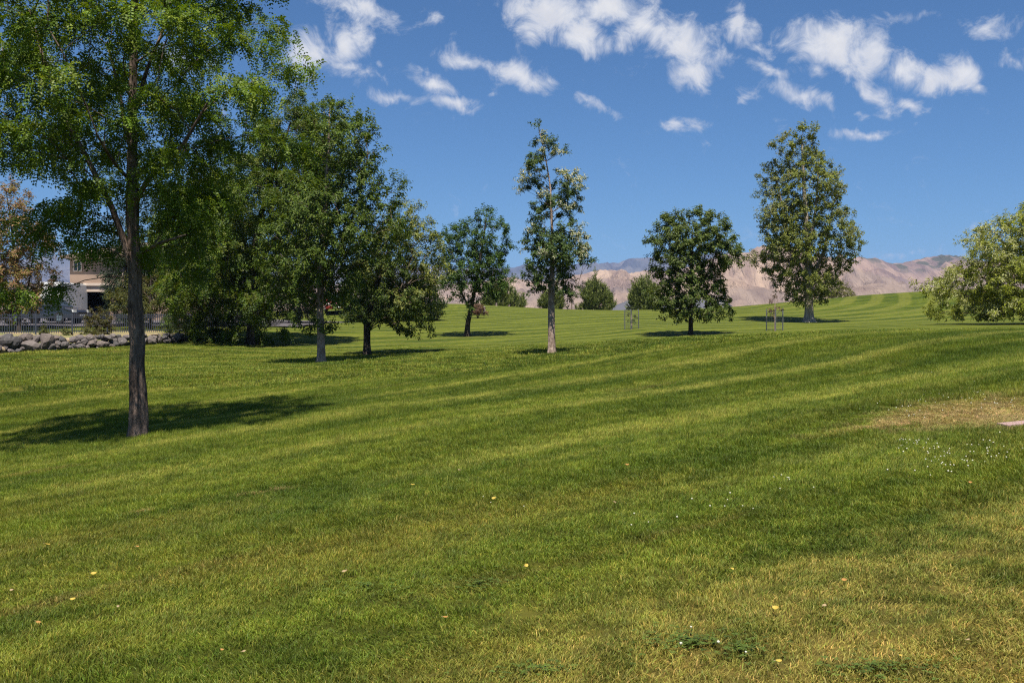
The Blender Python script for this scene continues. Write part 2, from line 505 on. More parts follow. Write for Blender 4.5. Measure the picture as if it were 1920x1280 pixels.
# ------------------------------------------------------------------ far hills
def range_mesh(name, y0, yc, y1, x0, x1, nxr, nyr, sky_pts, gully, seed, mat):
    """an eroded ridge whose crest at depth yc follows the given skyline"""
    xx = np.linspace(x0, x1, nxr)
    tt = np.linspace(0, 1, nyr)
    yy = y0 + (y1 - y0) * tt
    Xr, Yr = np.meshgrid(xx, yy)
    pxs = np.array([p[0] for p in sky_pts], float); pys = np.array([p[1] for p in sky_pts], float)
    px = 960 + FP * Xr / yc
    top = (HZ - np.interp(px, pxs, pys)) / FP * yc + EYE
    k = np.ones(5) / 5
    row = np.convolve(np.pad(top[0], 2, mode='edge'), k, 'valid')
    top = np.broadcast_to(row, Xr.shape)
    s = (Yr - y0) / (yc - y0)
    prof = np.where(s < 1, np.clip(s, 0, 1) ** 1.15, np.clip(1 - (Yr - yc) / (y1 - yc), 0, 1))
    prof = prof * prof * (3 - 2 * prof) * .5 + prof * .5
    H = top - FARZ
    L = gully
    wx = Xr + L * 1.2 * (fbm(Xr / (3 * L), Yr / (3 * L), 0, seed + 3, 3) - .5)
    r1 = 1 - np.abs(2 * fbm(wx / L, Yr / (L * 2.6), 0, seed, 4, .55) - 1)
    r2 = 1 - np.abs(2 * fbm(wx / (L * .3), Yr / (L * .9), 0, seed + 9, 3) - 1)
    big = fbm(Xr / (L * 5), Yr / (L * 4), 0, seed + 21, 3) - .5
    z = FARZ + H * prof
    r3 = 1 - np.abs(2 * fbm(wx / (L * .1), Yr / (L * .5), 0, seed + 13, 3) - 1)
    mid = np.clip(4 * prof * (1 - prof), 0, 1)
    z = z + H * (.48 * (r1 - .8) + .20 * (r2 - .8) + .06 * (r3 - .8)) * (mid + .22) + H * .55 * big * mid + H * .03 * (fbm(Xr / (L * .4), Yr / L, 0, seed + 31, 3) - .5)
    z = np.maximum(z, FARZ - 2)
    ii = np.arange(nxr * nyr).reshape(nyr, nxr)
    Fq = np.stack([ii[:-1, :-1], ii[:-1, 1:], ii[1:, 1:], ii[1:, :-1]], -1).reshape(-1, 4)
    o = link(name, fast_mesh(name, np.stack([Xr, Yr, z], -1).reshape(-1, 3), Fq, smooth=True), mat)
    return tag(o, kind='structure')


def hill_mat(name, c1, c2, c3, scale, shrub_h=None, shrub=(.05, .06, .035)):
    m, t = new_mat(name)
    pos = t.n('ShaderNodeNewGeometry').outputs['Position']
    sp = t.n('ShaderNodeSeparateXYZ', {0: pos})
    n = t.noise(pos, scale, 5.0, .6)
    strata = t.noise(t.v('MULTIPLY', pos, (.12, .12, 2.2)), scale * 3, 4.0, .6)
    c = t.mix(t.ss(n, .40, .60), (*c1, 1), (*c2, 1))
    rill = t.noise(t.v('MULTIPLY', pos, (1.0, .22, .22)), scale * 5.5, 5.0, .65, .8)
    c = t.mul(c, t.mix(t.ss(rill, .35, .65), (.66, .64, .68, 1), (1.16, 1.16, 1.12, 1)))
    c = t.mix(t.m('MULTIPLY', t.ss(strata, .48, .7), .6), c, (*c3, 1))
    if shrub_h:
        vor = t.n('ShaderNodeTexVoronoi', {'Vector': t.v('MULTIPLY', pos, (1, .5, 1)), 'Scale': scale * 9}).outputs[0]
        hh = t.ss(t.m('ADD', sp.outputs[2], t.m('MULTIPLY_ADD', n, shrub_h * 1.0, -shrub_h * .5)), shrub_h * .82, shrub_h * 1.15)
        c = t.mix(t.m('MULTIPLY', hh, t.ss(vor, .62, .42)), c, (*shrub, 1))
    bm = t.n('ShaderNodeBump', {'Height': t.noise(t.v('MULTIPLY', pos, (1, .35, .35)), scale * 6, 5.0, .65), 'Strength': .7, 'Distance': .12 / scale})
    finish(t, t.n('ShaderNodeBsdfPrincipled', {'Base Color': c, 'Roughness': .95, 'Specular IOR Level': .05, 'Normal': bm.outputs[0]}).outputs[0])
    return m


TAN = hill_mat('badland_clay', (.275, .200, .152), (.180, .136, .115), (.135, .108, .098), .006)  # clay tones, with purple-grey shadow parts put into the second colour
TAN2 = hill_mat('badland_clay_far', (.25, .172, .13), (.18, .13, .11), (.135, .102, .092), .004, 140, (.06, .06, .042))
BLUE = hill_mat('mountain_scrub', (.065, .066, .07), (.105, .095, .09), (.045, .05, .05), .0012)
range_mesh('badlands_hill', 560, 820, 1150, -480, 540, 460, 80,
           [(-300, 575), (500, 560), (820, 566), (900, 556), (985, 552), (1060, 546), (1120, 556), (1200, 546), (1290, 540), (1362, 519), (1420, 534), (1480, 546), (1560, 556), (1640, 530), (1700, 548), (1800, 556), (2100, 560)],
           34, 11, TAN)
range_mesh('badlands_hill', 950, 1500, 2100, -900, 1100, 640, 110,
           [(-400, 560), (500, 545), (800, 540), (880, 532), (960, 520), (1010, 533), (1060, 522), (1095, 511), (1140, 507), (1200, 509), (1260, 512), (1320, 492), (1370, 477), (1410, 472), (1460, 474), (1510, 484), (1570, 500), (1640, 528), (1720, 535), (1800, 540), (2100, 545)],
           60, 41, TAN)
range_mesh('badlands_hill', 1500, 2500, 3400, -1500, 1800, 560, 90,
           [(-400, 545), (800, 530), (1000, 525), (1200, 520), (1400, 505), (1500, 492), (1580, 484), (1620, 483), (1660, 489), (1690, 492), (1725, 484), (1765, 479), (1800, 482), (1850, 492), (1920, 488), (2100, 480), (2500, 490)],
           95, 77, TAN2)
range_mesh('mountain_range', 3600, 6000, 8500, -4600, 4600, 560, 80,
           [(-900, 500), (-200, 488), (100, 484), (400, 492), (700, 500), (900, 502), (970, 499), (1040, 497), (1085, 491), (1120, 494), (1160, 490), (1230, 482), (1300, 478), (1400, 484), (1500, 495), (1600, 505), (1800, 500), (2300, 495), (2900, 500)],
           260, 99, BLUE)


# ------------------------------------------------------------------ grass
def blade_patch(name, n, size, lmin, lmax, wid, lean, seed):
    r = np.random.default_rng(seed)
    b = np.c_[(r.random((n, 2)) - .5) * size, np.full(n, -.003)]
    th = r.random(n) * 2 * math.pi
    L = lmin + (lmax - lmin) * r.random(n) ** 1.3
    ld = np.c_[np.cos(th), np.sin(th)] * (r.random(n)[:, None] * .55 + .08) + np.array(lean)
    face = r.random(n) * 2 * math.pi
    s = np.c_[np.cos(face), np.sin(face), np.zeros(n)] * (wid * (.6 + .7 * r.random(n)))[:, None] * .5
    d1 = np.c_[ld * .55, np.ones(n)]; d1 /= np.linalg.norm(d1, axis=1)[:, None]
    d2 = np.c_[ld * 1.9, np.full(n, .75)]; d2 /= np.linalg.norm(d2, axis=1)[:, None]
    m = b + d1 * (L * .55)[:, None]
    tip = m + d2 * (L * .45)[:, None]
    V = np.stack([b - s, b + s, m + s * .8, m - s * .8, tip], 1).reshape(-1, 3)
    o = np.arange(n)[:, None] * 5
    Fc = np.concatenate([o + [0, 1, 2], o + [0, 2, 3], o + [3, 2, 4]], 0)
    v = r.random(n)
    ti = np.ones((n, 3)) * (.72 + .62 * r.random(n))[:, None]
    straw = v < .10
    ti[straw] = np.array([2.1, 1.55, 2.2]) * (.7 + .5 * r.random(straw.sum()))[:, None]
    lush = v > .86
    ti[lush] *= np.array([.78, 1.05, .8])
    ti = np.repeat(ti[:, None], 5, 1)
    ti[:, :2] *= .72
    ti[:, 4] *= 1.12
    return fast_mesh(name, V, Fc, ti.reshape(-1, 3))


def instancer(name, pts, rots, scl, ids, protos, label):
    me = bpy.data.meshes.new(name)
    me.vertices.add(len(pts))
    me.vertices.foreach_set('co', np.asarray(pts, np.float32).ravel())
    a = me.attributes.new('rot', 'FLOAT_VECTOR', 'POINT'); a.data.foreach_set('vector', np.asarray(rots, np.float32).ravel())
    a = me.attributes.new('scl', 'FLOAT_VECTOR', 'POINT'); a.data.foreach_set('vector', np.asarray(scl, np.float32).ravel())
    a = me.attributes.new('idx', 'INT', 'POINT'); a.data.foreach_set('value', np.asarray(ids, np.int32))
    me.update()
    o = link(name, me)
    coll = bpy.data.collections.new(name + '_tufts')
    for p in protos:
        coll.objects.link(p)
    ng = bpy.data.node_groups.new(name + '_scatter', 'GeometryNodeTree')
    ng.interface.new_socket('Geometry', in_out='INPUT', socket_type='NodeSocketGeometry')
    ng.interface.new_socket('Geometry', in_out='OUTPUT', socket_type='NodeSocketGeometry')
    N = ng.nodes; Lk = ng.links
    gi = N.new('NodeGroupInput'); go = N.new('NodeGroupOutput')
    ci = N.new('GeometryNodeCollectionInfo'); ci.inputs[0].default_value = coll
    ci.inputs['Separate Children'].default_value = True
    ci.inputs['Reset Children'].default_value = True
    ip = N.new('GeometryNodeInstanceOnPoints')
    ip.inputs['Pick Instance'].default_value = True

    def named(nm, ty):
        q = N.new('GeometryNodeInputNamedAttribute'); q.data_type = ty; q.inputs[0].default_value = nm
        return q.outputs[0]
    er = N.new('FunctionNodeEulerToRotation')
    Lk.new(named('rot', 'FLOAT_VECTOR'), er.inputs[0])
    Lk.new(gi.outputs[0], ip.inputs['Points'])
    Lk.new(ci.outputs[0], ip.inputs['Instance'])
    Lk.new(named('idx', 'INT'), ip.inputs['Instance Index'])
    Lk.new(er.outputs[0], ip.inputs['Rotation'])
    Lk.new(named('scl', 'FLOAT_VECTOR'), ip.inputs['Scale'])
    Lk.new(ip.outputs[0], go.inputs[0])
    md = o.modifiers.new('scatter', 'NODES'); md.node_group = ng
    return tag(o, label, 'grass', kind='stuff')


def proto(me, mat):
    me.materials.append(mat)
    return bpy.data.objects.new(me.name, me)


def slope_rot(x, y):
    e = .4
    sx = (ground_z(x + e, y) - ground_z(x - e, y)) / (2 * e)
    sy = (ground_z(x, y + e) - ground_z(x, y - e)) / (2 * e)
    return np.arctan(sy), -np.arctan(sx)


def scatter(ymin, ymax, step, k, pad):
    out = []
    yv = np.arange(ymin, ymax, step)
    for y in yv:
        hw = .53 * y + pad
        xv = np.arange(-hw, hw, step)
        out.append(np.c_[xv, np.full(len(xv), y)])
    p = np.concatenate(out)
    return p + (rng.random(p.shape) - .5) * step * k


def mesh_z(x, y):
    """height of the ground sheet itself (bilinear between its vertices)"""
    i = np.clip(np.searchsorted(xs, x) - 1, 0, nx - 2); j = np.clip(np.searchsorted(ys, y) - 1, 0, ny - 2)
    u = (x - xs[i]) / (xs[i + 1] - xs[i]); v = (y - ys[j]) / (ys[j + 1] - ys[j])
    return Z[j, i] * (1 - u) * (1 - v) + Z[j, i + 1] * u * (1 - v) + Z[j + 1, i] * (1 - u) * v + Z[j + 1, i + 1] * u * v


def rock_line(x):               # front foot of the boulder wall
    return np.interp(x, [-60, -18.5, -16, -14, -13, -12], [36, 36, 38.5, 43.5, 46, 200])


sv, cv = math.sin(ST_DIR), math.cos(ST_DIR)
near_p = [proto(blade_patch('grass_tuft', 560, .34, .032, .07, .0041, ln, 100 + i), grass_mat)
          for i, ln in enumerate([(0, 0), (.04, -.03), (cv * .24, sv * .24), (cv * .28, sv * .2), (-cv * .24, -sv * .24), (-cv * .2, -sv * .28)])]
p = scatter(2.6, 24, .2, .8, 2.5)
across = -sv * p[:, 0] + cv * p[:, 1]
lane = np.sin(across * 2 * math.pi / 3.05 + 3.2 * (vnoise(p[:, 0] * .12, p[:, 1] * .2, 0, 4)))
r0 = rng.random(len(p))
ids = np.where(r0 < .45, (rng.random(len(p)) * 2).astype(int), np.where(lane > 0, 2 + (rng.random(len(p)) * 2).astype(int), 4 + (rng.random(len(p)) * 2).astype(int)))
hgt = .50 + .95 * np.clip((p[:, 1] - 6) / 9, 0, 1) * (.6 + .8 * vnoise(p[:, 0] * .5, p[:, 1] * .5, 0, 8)) + .55 * np.clip(fbm(p[:, 0] * .9, p[:, 1] * .9, 0, 12, 3) - .52, 0, 1) * 2
for (lx, ly, sx_, sy_, rt) in DRY_SPOTS[:3]:
    hgt = np.where(((p[:, 0] - lx) / sx_) ** 2 + ((p[:, 1] - ly) / sy_) ** 2 < .7, .38, hgt)
rx_, ry_ = slope_rot(p[:, 0], p[:, 1])
yaw = np.where(ids < 2, rng.random(len(p)) * 6.28, (rng.random(len(p)) - .5) * 1.2)
z = mesh_z(p[:, 0], p[:, 1])
wsc = .9 + .3 * rng.random(len(p))
instancer('lawn_grass', np.c_[p, z], np.c_[rx_, ry_, yaw], np.c_[wsc, wsc, hgt * (.85 + .3 * rng.random(len(p)))], ids, near_p, 'short mown green lawn grass covering the near slope')

far_p = [proto(blade_patch('grass_tuft', 640, .85, .04, .09, .0095, ln, 200 + i), grass_mat) for i, ln in enumerate([(0, 0), (.1, .1), (-.1, .15), (.2, -.1)])]
p = scatter(24, 60, .6, .9, 4)
keep = ~((p[:, 0] < -11.5) & (p[:, 1] > rock_line(p[:, 0]) - .6))
p = p[keep]
p = p[p[:, 1] + .45 * p[:, 0] < 36 + 6 * rng.random(len(p)) ** 2]
crest = p[:, 1] + .45 * p[:, 0]
hg = np.interp(crest, [30, 36], [.95, .35]) * (.7 + .6 * rng.random(len(p)))
z = mesh_z(p[:, 0], p[:, 1])
rx_, ry_ = slope_rot(p[:, 0], p[:, 1])
wsc = .9 + .3 * rng.random(len(p))
instancer('lawn_grass', np.c_[p, z], np.c_[rx_, ry_, rng.random(len(p)) * 6.28], np.c_[wsc, wsc, hg], (rng.random(len(p)) * 4).astype(int), far_p, 'longer lawn grass along the brow of the near slope')


# ------------------------------------------------------------------ trees
def unit(a):
    return a / np.maximum(np.linalg.norm(a, axis=-1, keepdims=True), 1e-9)


def leaves(pos, axis_, L, Wd, r, up=.4, fold=.25, face=None):
    """folded rhombic leaves: pos = leaf base, axis_ = midrib direction"""
    n = len(pos)
    L = L * (.65 + .6 * r.random(n))[:, None]
    Wd = Wd * (.7 + .5 * r.random(n))[:, None]
    if face is None:
        nrm = unit(r.normal(size=(n, 3)) + np.array([0, -.25, up * 2.2]))
    else:
        nrm = unit(face + r.normal(size=(n, 3)) * .42)
        axis_ = unit(axis_ - nrm * ((axis_ * nrm).sum(1) * .85)[:, None])
    side = unit(np.cross(axis_, nrm))
    nrm = np.cross(side, axis_)
    m = pos + axis_ * L * .45
    tip = pos + axis_ * L - nrm * L * .12
    V = np.stack([pos, m + side * Wd * .5 + nrm * Wd * fold, tip, m - side * Wd * .5 + nrm * Wd * fold], 1).reshape(-1, 3)
    o = np.arange(n)[:, None] * 4
    return V, np.concatenate([o + [0, 1, 2], o + [0, 2, 3]], 1).reshape(-1, 3)


def fronds(pos, axis_, L, r, pairs=6, lw=.018, ll=.05):
    """pinnate leaves: a drooping rachis with paired leaflets"""
    n = len(pos)
    L = L * (.6 + .6 * r.random(n))
    side0 = unit(np.cross(axis_, unit(r.normal(size=(n, 3)) * .5 + np.array([0, 0, 1.0]))))
    Vs = []
    for k in range(pairs):
        f = (k + 1.0) / pairs
        c = pos + axis_ * (L * f)[:, None] + np.array([0, 0, -1.0]) * (L * f * f * .45)[:, None]
        tang = unit(axis_ + np.array([0, 0, -.9]) * f)
        for sg in (-1, 1):
            sd = unit(side0 * sg + tang * .55 + r.normal(size=(n, 3)) * .22)
            wv = unit(tang + r.normal(size=(n, 3)) * .15)
            sc = (1.25 - .45 * f) * (.85 + .3 * r.random(n))
            Vs.append(np.stack([c + wv * (lw * .4), c + sd * (ll * .5 * sc)[:, None] + wv * lw * .9, c + sd * (ll * sc)[:, None], c + sd * (ll * .5 * sc)[:, None] - wv * lw * .7], 1))
    V = np.stack(Vs, 1).reshape(-1, 3)
    o = np.arange(n * pairs * 2)[:, None] * 4
    return V, np.concatenate([o + [0, 1, 2, 3]], 0)


def loft(path, rad, n=12, rough=.06, flare=0.0, seed=0):
    """bark-roughened tube along a polyline"""
    path = np.asarray(path, float); rad = np.asarray(rad, float)
    seg = np.r_[0, np.cumsum(np.linalg.norm(np.diff(path, axis=0), axis=1))]
    m = max(4, int(seg[-1] / .10))
    s = np.linspace(0, seg[-1], m)
    pts = np.stack([np.interp(s, seg, path[:, i]) for i in range(3)], 1)
    for _ in range(3):
        pts[1:-1] = .25 * pts[:-2] + .5 * pts[1:-1] + .25 * pts[2:]
    rr = np.interp(s, seg, rad)
    if flare:
        rr = rr * (1 + flare * np.exp(-s / .16))
    tg = unit(np.gradient(pts, axis=0))
    a = unit(np.cross(tg, np.array([0, 1.0, .02])))
    b = np.cross(tg, a)
    th = np.linspace(0, 2 * math.pi, n, endpoint=False)
    ct, stn = np.cos(th), np.sin(th)
    nz = fbm(ct[None] * 1.6 + seed, stn[None] * 1.6, s[:, None] * 1.7, seed, 3) - .5
    rib = fbm(ct[None] * 4 + seed, stn[None] * 4, s[:, None] * 1.1, seed + 5, 2) - .5
    q = rr[:, None] * (1 + rough * 2.2 * nz + rough * 2.0 * rib + (flare * .55 * np.exp(-s / .14))[:, None] * np.cos(5 * th + seed)[None] if flare else 1 + rough * 2.2 * nz + rough * 2 * rib)
    V = pts[:, None] + a[:, None] * (q * ct[None])[..., None] + b[:, None] * (q * stn[None])[..., None]
    ii = np.arange(m * n).reshape(m, n)
    Fq = np.stack([ii[:-1], np.roll(ii[:-1], -1, 1), np.roll(ii[1:], -1, 1), ii[1:]], -1).reshape(-1, 4)
    return V.reshape(-1, 3), Fq, pts, rr


def merge(parts):
    Vs, Fs, o = [], [], 0
    for V, Fq in parts:
        Vs.append(V); Fs.append(Fq + o); o += len(V)
    return np.concatenate(Vs), np.concatenate(Fs)


def make_tree(name, label, px, d, rows, stems, n_clump, n_leaf, palette, leaf=(.09, .04), clump_r=.34, bark=BARK_DARK, seed=1,
              depth=.9, base=None, kind='leaf', tip_r=.006, gap=.38, rise=.5, droop=.0, shell=.45, cat='tree', group=None, mat=None,
              pale=None, pale_frac=0.0, trunk_n=12, flare=.5, rough=.06, dmin=1.2, wind=0.0, twigs=5, min_z=.12, flat=1.0, nst=(1.5, 1.9), extra=()):
    """rows: (photo row, left col, right col[, weight]) of the crown; stems: list of [(col, row, depth offset, width px), ...]"""
    r = np.random.default_rng(seed)
    b = Vector(base) if base is not None else base_at(px, d)
    d = b.y
    root = thing(name, label, cat, b, group)
    B = np.array(b)
    sc = d / FP
    rows = sorted(rows, key=lambda q: q[0])
    ry = np.array([q[0] for q in rows], float)
    xl = np.array([q[1] for q in rows], float); xr = np.array([q[2] for q in rows], float)
    wt = np.array([q[3] if len(q) > 3 else 1.0 for q in rows])
    # --- trunk and guide limbs, in metres relative to the base
    tparts, nodes, par, rad0 = [], [], [], []
    for si, st in enumerate(stems):
        pth = np.array([P(c, rw, d + dz) - B for (c, rw, dz, wd) in st])
        if si == 0:
            pth[0] = (pth[0][0] * .2, 0, -.08)
        rw_ = np.array([wd * sc * (.5 if si == 0 else .38) for (_, _, _, wd) in st])
        V, Fq, pts, rr = loft(pth, rw_, trunk_n if si == 0 else 8, rough, flare if si == 0 else 0.0, seed + si)
        tparts.append((V, Fq))
        o = len(nodes)
        step = 3
        sel = list(range(0, len(pts), step))
        for k, i in enumerate(sel):
            nodes.append(pts[i]); rad0.append(rr[i])
            par.append(o + k - 1 if k else -1)
    nodes = np.array(nodes); par = list(par); fixed = len(nodes)
    # --- foliage clump centres inside the outline
    cl = []
    tries = 0
    zt = P(px, ry[0], d)[2] - B[2]; zb = P(px, ry[-1], d)[2] - B[2]
    wmax = ((xr - xl) * wt).max()
    nf = 2.2 / max((zt - zb), 1.0) * 2.2
    cand = r.random((n_clump * 60, 5))
    pyc = ry[0] + (ry[-1] - ry[0]) * cand[:, 0]
    L_, R_ = np.interp(pyc, ry, xl), np.interp(pyc, ry, xr)
    ok = cand[:, 1] < (R_ - L_) * np.interp(pyc, ry, wt) / wmax
    pyc, L_, R_, cand = pyc[ok], L_[ok], R_[ok], cand[ok]
    hw = (R_ - L_) / 2 * sc
    rad = cand[:, 2] ** shell
    th = cand[:, 3] * 2 * math.pi
    rad = rad * np.clip(.50 + .92 * vnoise(np.cos(th) * 2.0 + 9, np.sin(th) * 2.0, pyc / (ry[-1] - ry[0]) * 7.5, seed + 77), .5, 1.18)
    cx = ((L_ + R_) / 2 - 960) / FP * d + rad * np.cos(th) * np.maximum(hw - clump_r * .55, .08) - B[0]
    cyv = rad * np.sin(th) * np.maximum(hw * depth - clump_r * .55, .08)
    cz = EYE + (HZ - pyc) / FP * d - B[2]
    pool = np.c_[cx, cyv, cz]
    nzv = vnoise(pool[:, 0] * nf * nst[0], pool[:, 1] * nf * nst[0], pool[:, 2] * nf * nst[1], seed)
    pool = pool[((nzv > gap) | (np.interp(pyc, ry, wt) > 1.4)) & (pool[:, 2] > min_z)]
    dm = dmin * clump_r
    cl = np.zeros((0, 3))
    for q in pool:
        if len(cl) >= n_clump:
            break
        if len(cl) == 0 or ((cl - q) ** 2).sum(1).min() > dm * dm:
            cl = np.r_[cl, q[None]]
    for (ex_, ey_, ez_) in extra:
        cl = np.r_[cl, (P(ex_, ey_, d) - B + np.array([0, ez_, 0]))[None]]
    # --- join clumps to the skeleton
    dist0 = np.array([((nodes - q) ** 2).sum(1).min() for q in cl])
    order = np.argsort(dist0)
    cap = len(nodes) + len(cl) * 9 + 10
    NP_ = np.zeros((cap, 3)); NP_[:fixed] = nodes
    PL = np.zeros(cap); PL[:fixed] = nodes[:, 2].clip(0) * .25
    PR = np.full(cap, -1); PR[:fixed] = par
    usable = np.zeros(cap, bool)
    usable[:fixed] = nodes[:, 2] > max(.25 * zt * .6, min(zb * .75, zt * .45)) if kind != 'bush' else True
    if not usable.any():
        usable[:fixed] = True
    M = fixed
    tipdir = np.zeros((len(cl), 3))
    tips = []
    for oi in order:
        c = cl[oi]
        A = NP_[:M]
        dv = c - A
        hd = np.hypot(dv[:, 0], dv[:, 1])
        dd = np.sqrt((dv ** 2).sum(1))
        cost = dd + .3 * PL[:M] + 2.0 * np.maximum(0, rise * hd - dv[:, 2])
        cost = np.where(usable[:M], cost, 1e9)
        j = int(np.argmin(cost))
        a = A[j]
        dj = dd[j]
        k = int(np.clip(dj / .32, 1, 8))
        mid = (a + c) / 2 + np.array([0, 0, (.10 if rise > 0 else -.06) * dj]) + r.normal(size=3) * .06 * dj
        prev = j
        for q in range(1, k + 1):
            f = q / k
            pt = (1 - f) ** 2 * a + 2 * f * (1 - f) * mid + f * f * c
            NP_[M] = pt; PR[M] = prev; PL[M] = PL[prev] + np.linalg.norm(pt - NP_[prev]); usable[M] = True
            prev = M; M += 1
        tips.append(prev)
        tipdir[oi] = unit((c - mid)[None])[0]
    cnt = np.zeros(M); cnt[tips] = 1
    for i in range(M - 1, fixed - 1, -1):
        cnt[PR[i]] += cnt[i]
    seg = np.arange(fixed, M)
    rr = tip_r * np.maximum(cnt[:M], 1) ** .43
    rr[:fixed] = np.array(rad0) * .8
    rb = np.minimum(rr[seg], rr[PR[seg]])
    ra = np.minimum(rr[PR[seg]], rb * 1.5)
    a, c = NP_[PR[seg]], NP_[seg]
    tg = unit(c - a)
    s1 = unit(np.cross(tg, np.array([.31, .2, .93]))); s2 = np.cross(tg, s1)
    K = 5
    ang = np.arange(K) * 2 * math.pi / K
    ring = s1[:, None] * np.cos(ang)[None, :, None] + s2[:, None] * np.sin(ang)[None, :, None]
    V = np.concatenate([a[:, None] + ring * ra[:, None, None], c[:, None] + ring * rb[:, None, None]], 1).reshape(-1, 3)
    o = np.arange(len(seg))[:, None] * 2 * K
    Fb = np.concatenate([o + [i, (i + 1) % K, K + (i + 1) % K, K + i] for i in range(K)], 0)
    # --- twigs and leaves
    nC = len(cl)
    per = max(1, n_leaf // nC)
    big = .65 + .7 * r.random(nC)
    ci = np.repeat(np.arange(nC), np.maximum((per * big).astype(int), 3))
    nT = twigs
    out = cl - np.array([0, 0, zb * .5 + zt * .5]); out[:, 2] *= .4
    tw = unit(unit(r.normal(size=(nC, nT, 3))) * .95 + tipdir[:, None] * .55 + unit(out)[:, None] * .35 + np.array([wind, 0, .25 - droop]))
    ti = (r.random(len(ci)) * nT).astype(int)
    f = r.random(len(ci)) ** .6
    dirv = tw[ci, ti]
    reach = clump_r * (.7 + .75 * r.random(nC))[ci] * (.75 + .5 * r.random((nC, nT)))[ci, ti]
    dirv = dirv * np.array([1, 1, flat])
    lp = cl[ci] + dirv * (f * reach)[:, None] + np.array([0, 0, -1]) * (droop * .6 * f * f * reach)[:, None] + r.normal(size=(len(ci), 3)) * clump_r * .13
    ax = unit(dirv * .55 + unit(r.normal(size=(len(ci), 3))) * .8 + np.array([wind * .6, 0, -.12 - droop * .55]))
    okm = lp[:, 2] > min_z * .5
    lp, ax, ci = lp[okm], ax[okm], ci[okm]
    face = unit(lp - cl[ci]) * .75 + unit(out)[ci] * .35 + np.array([0, 0, .75])
    pal = np.array(palette)
    w1 = r.random(nC)
    cc = pal[(r.random(len(ci)) * len(pal)).astype(int)] * (.78 + .44 * r.random(len(ci)))[:, None] * (.85 + .3 * w1[ci])[:, None]
    if pale is not None:
        topness = np.clip((cl[:, 2] - zb) / (zt - zb), 0, 1)
        edge = np.hypot(cl[:, 0], cl[:, 1])
        edge = edge / max(edge.max(), .1)
        score = .5 * topness + .6 * edge + .5 * r.random(nC)
        thr = np.quantile(score, 1 - pale_frac)
        pc = score > thr
        isp = pc[ci] & (r.random(len(ci)) < .6)
    else:
        isp = np.zeros(len(ci), bool)
    if kind == 'frond':
        V2, F2 = fronds(lp, ax, leaf[0], r, *leaf[1:])
        tint = np.repeat(cc[:, None], len(V2) // len(cc), 1).reshape(-1, 3)
        crown = link('crown', fast_mesh('crown', V2, F2, tint), mat or LEAF, root)
    else:
        g = ~isp
        V2, F2 = leaves(lp[g], ax[g], leaf[0], leaf[1], r, up=.1 if kind == 'needle' else .45, fold=.05 if kind == 'needle' else .2, face=None if kind == 'needle' else face[g])
        crown = link('crown', fast_mesh('crown', V2, F2, np.repeat(cc[g][:, None], 4, 1).reshape(-1, 3)), mat or LEAF, root)
        if isp.any():  # seeds on the ashes; elsewhere paler leaves that paint in highlights
            V2, F2 = leaves(lp[isp], ax[isp], leaf[0] * .95, leaf[1] * .9, r, up=.3, face=face[isp])
            pc_ = np.array(pale) * (.8 + .4 * r.random(isp.sum()))[:, None]
            sd = link('seeds_or_highlights', fast_mesh('seeds_or_highlights', V2, F2, np.repeat(pc_[:, None], 4, 1).reshape(-1, 3)), mat or LEAF, root)
            sd['kind'] = 'stuff'
    # --- wood
    if kind == 'bush':
        Vt, Ft = merge(tparts + [(V, Fb)])
        link('stems', fast_mesh('stems', Vt, Ft, smooth=True), bark, root)
    else:
        Vt, Ft = tparts[0]
        link('trunk', fast_mesh('trunk', Vt, Ft, smooth=True), bark, root)
        for tp in tparts[1:]:
            link('limb', fast_mesh('limb', tp[0], tp[1], smooth=True), BARK_DARK if bark is BARK_PALE else bark, root)
        link('branches', fast_mesh('branches', V, Fb, smooth=True), TWIG, root)['kind'] = 'stuff'
    # fine bare twigs inside each clump are carried by the branches mesh
    return root


G_LOC = [(0.0883, 0.1497, 0.0102), (0.1236, 0.1857, 0.0118), (0.073, 0.1257, 0.0102), (0.1529, 0.1977, 0.0153)]
G_LOC2 = [(0.0612, 0.102, 0.0072), (0.0839, 0.1263, 0.0087), (0.0443, 0.0777, 0.0072), (0.1086, 0.1263, 0.0144)]
G_ASH = [(0.0704, 0.1152, 0.017), (0.0969, 0.1404, 0.0189), (0.0563, 0.0916, 0.0161), (0.1267, 0.1625, 0.0227)]
G_ASH2 = [(0.0632, 0.0997, 0.0178), (0.0832, 0.1254, 0.0198), (0.0499, 0.0798, 0.0158), (0.1331, 0.1568, 0.0297)]
G_COT = [(0.178, 0.2002, 0.0356), (0.1363, 0.1622, 0.0285), (0.2304, 0.2383, 0.0499), (0.1048, 0.1297, 0.0238)]
G_OLIVE = [(0.2166, 0.2424, 0.026), (0.1714, 0.1976, 0.0185), (0.2888, 0.3053, 0.0434), (0.1264, 0.1526, 0.0145)]
G_DARK = [(.020, .036, .010), (.03, .05, .012), (.015, .028, .009)]
G_PINE = [(0.1114, 0.137, 0.0286), (0.1519, 0.1723, 0.0372), (0.081, 0.1057, 0.0257)]

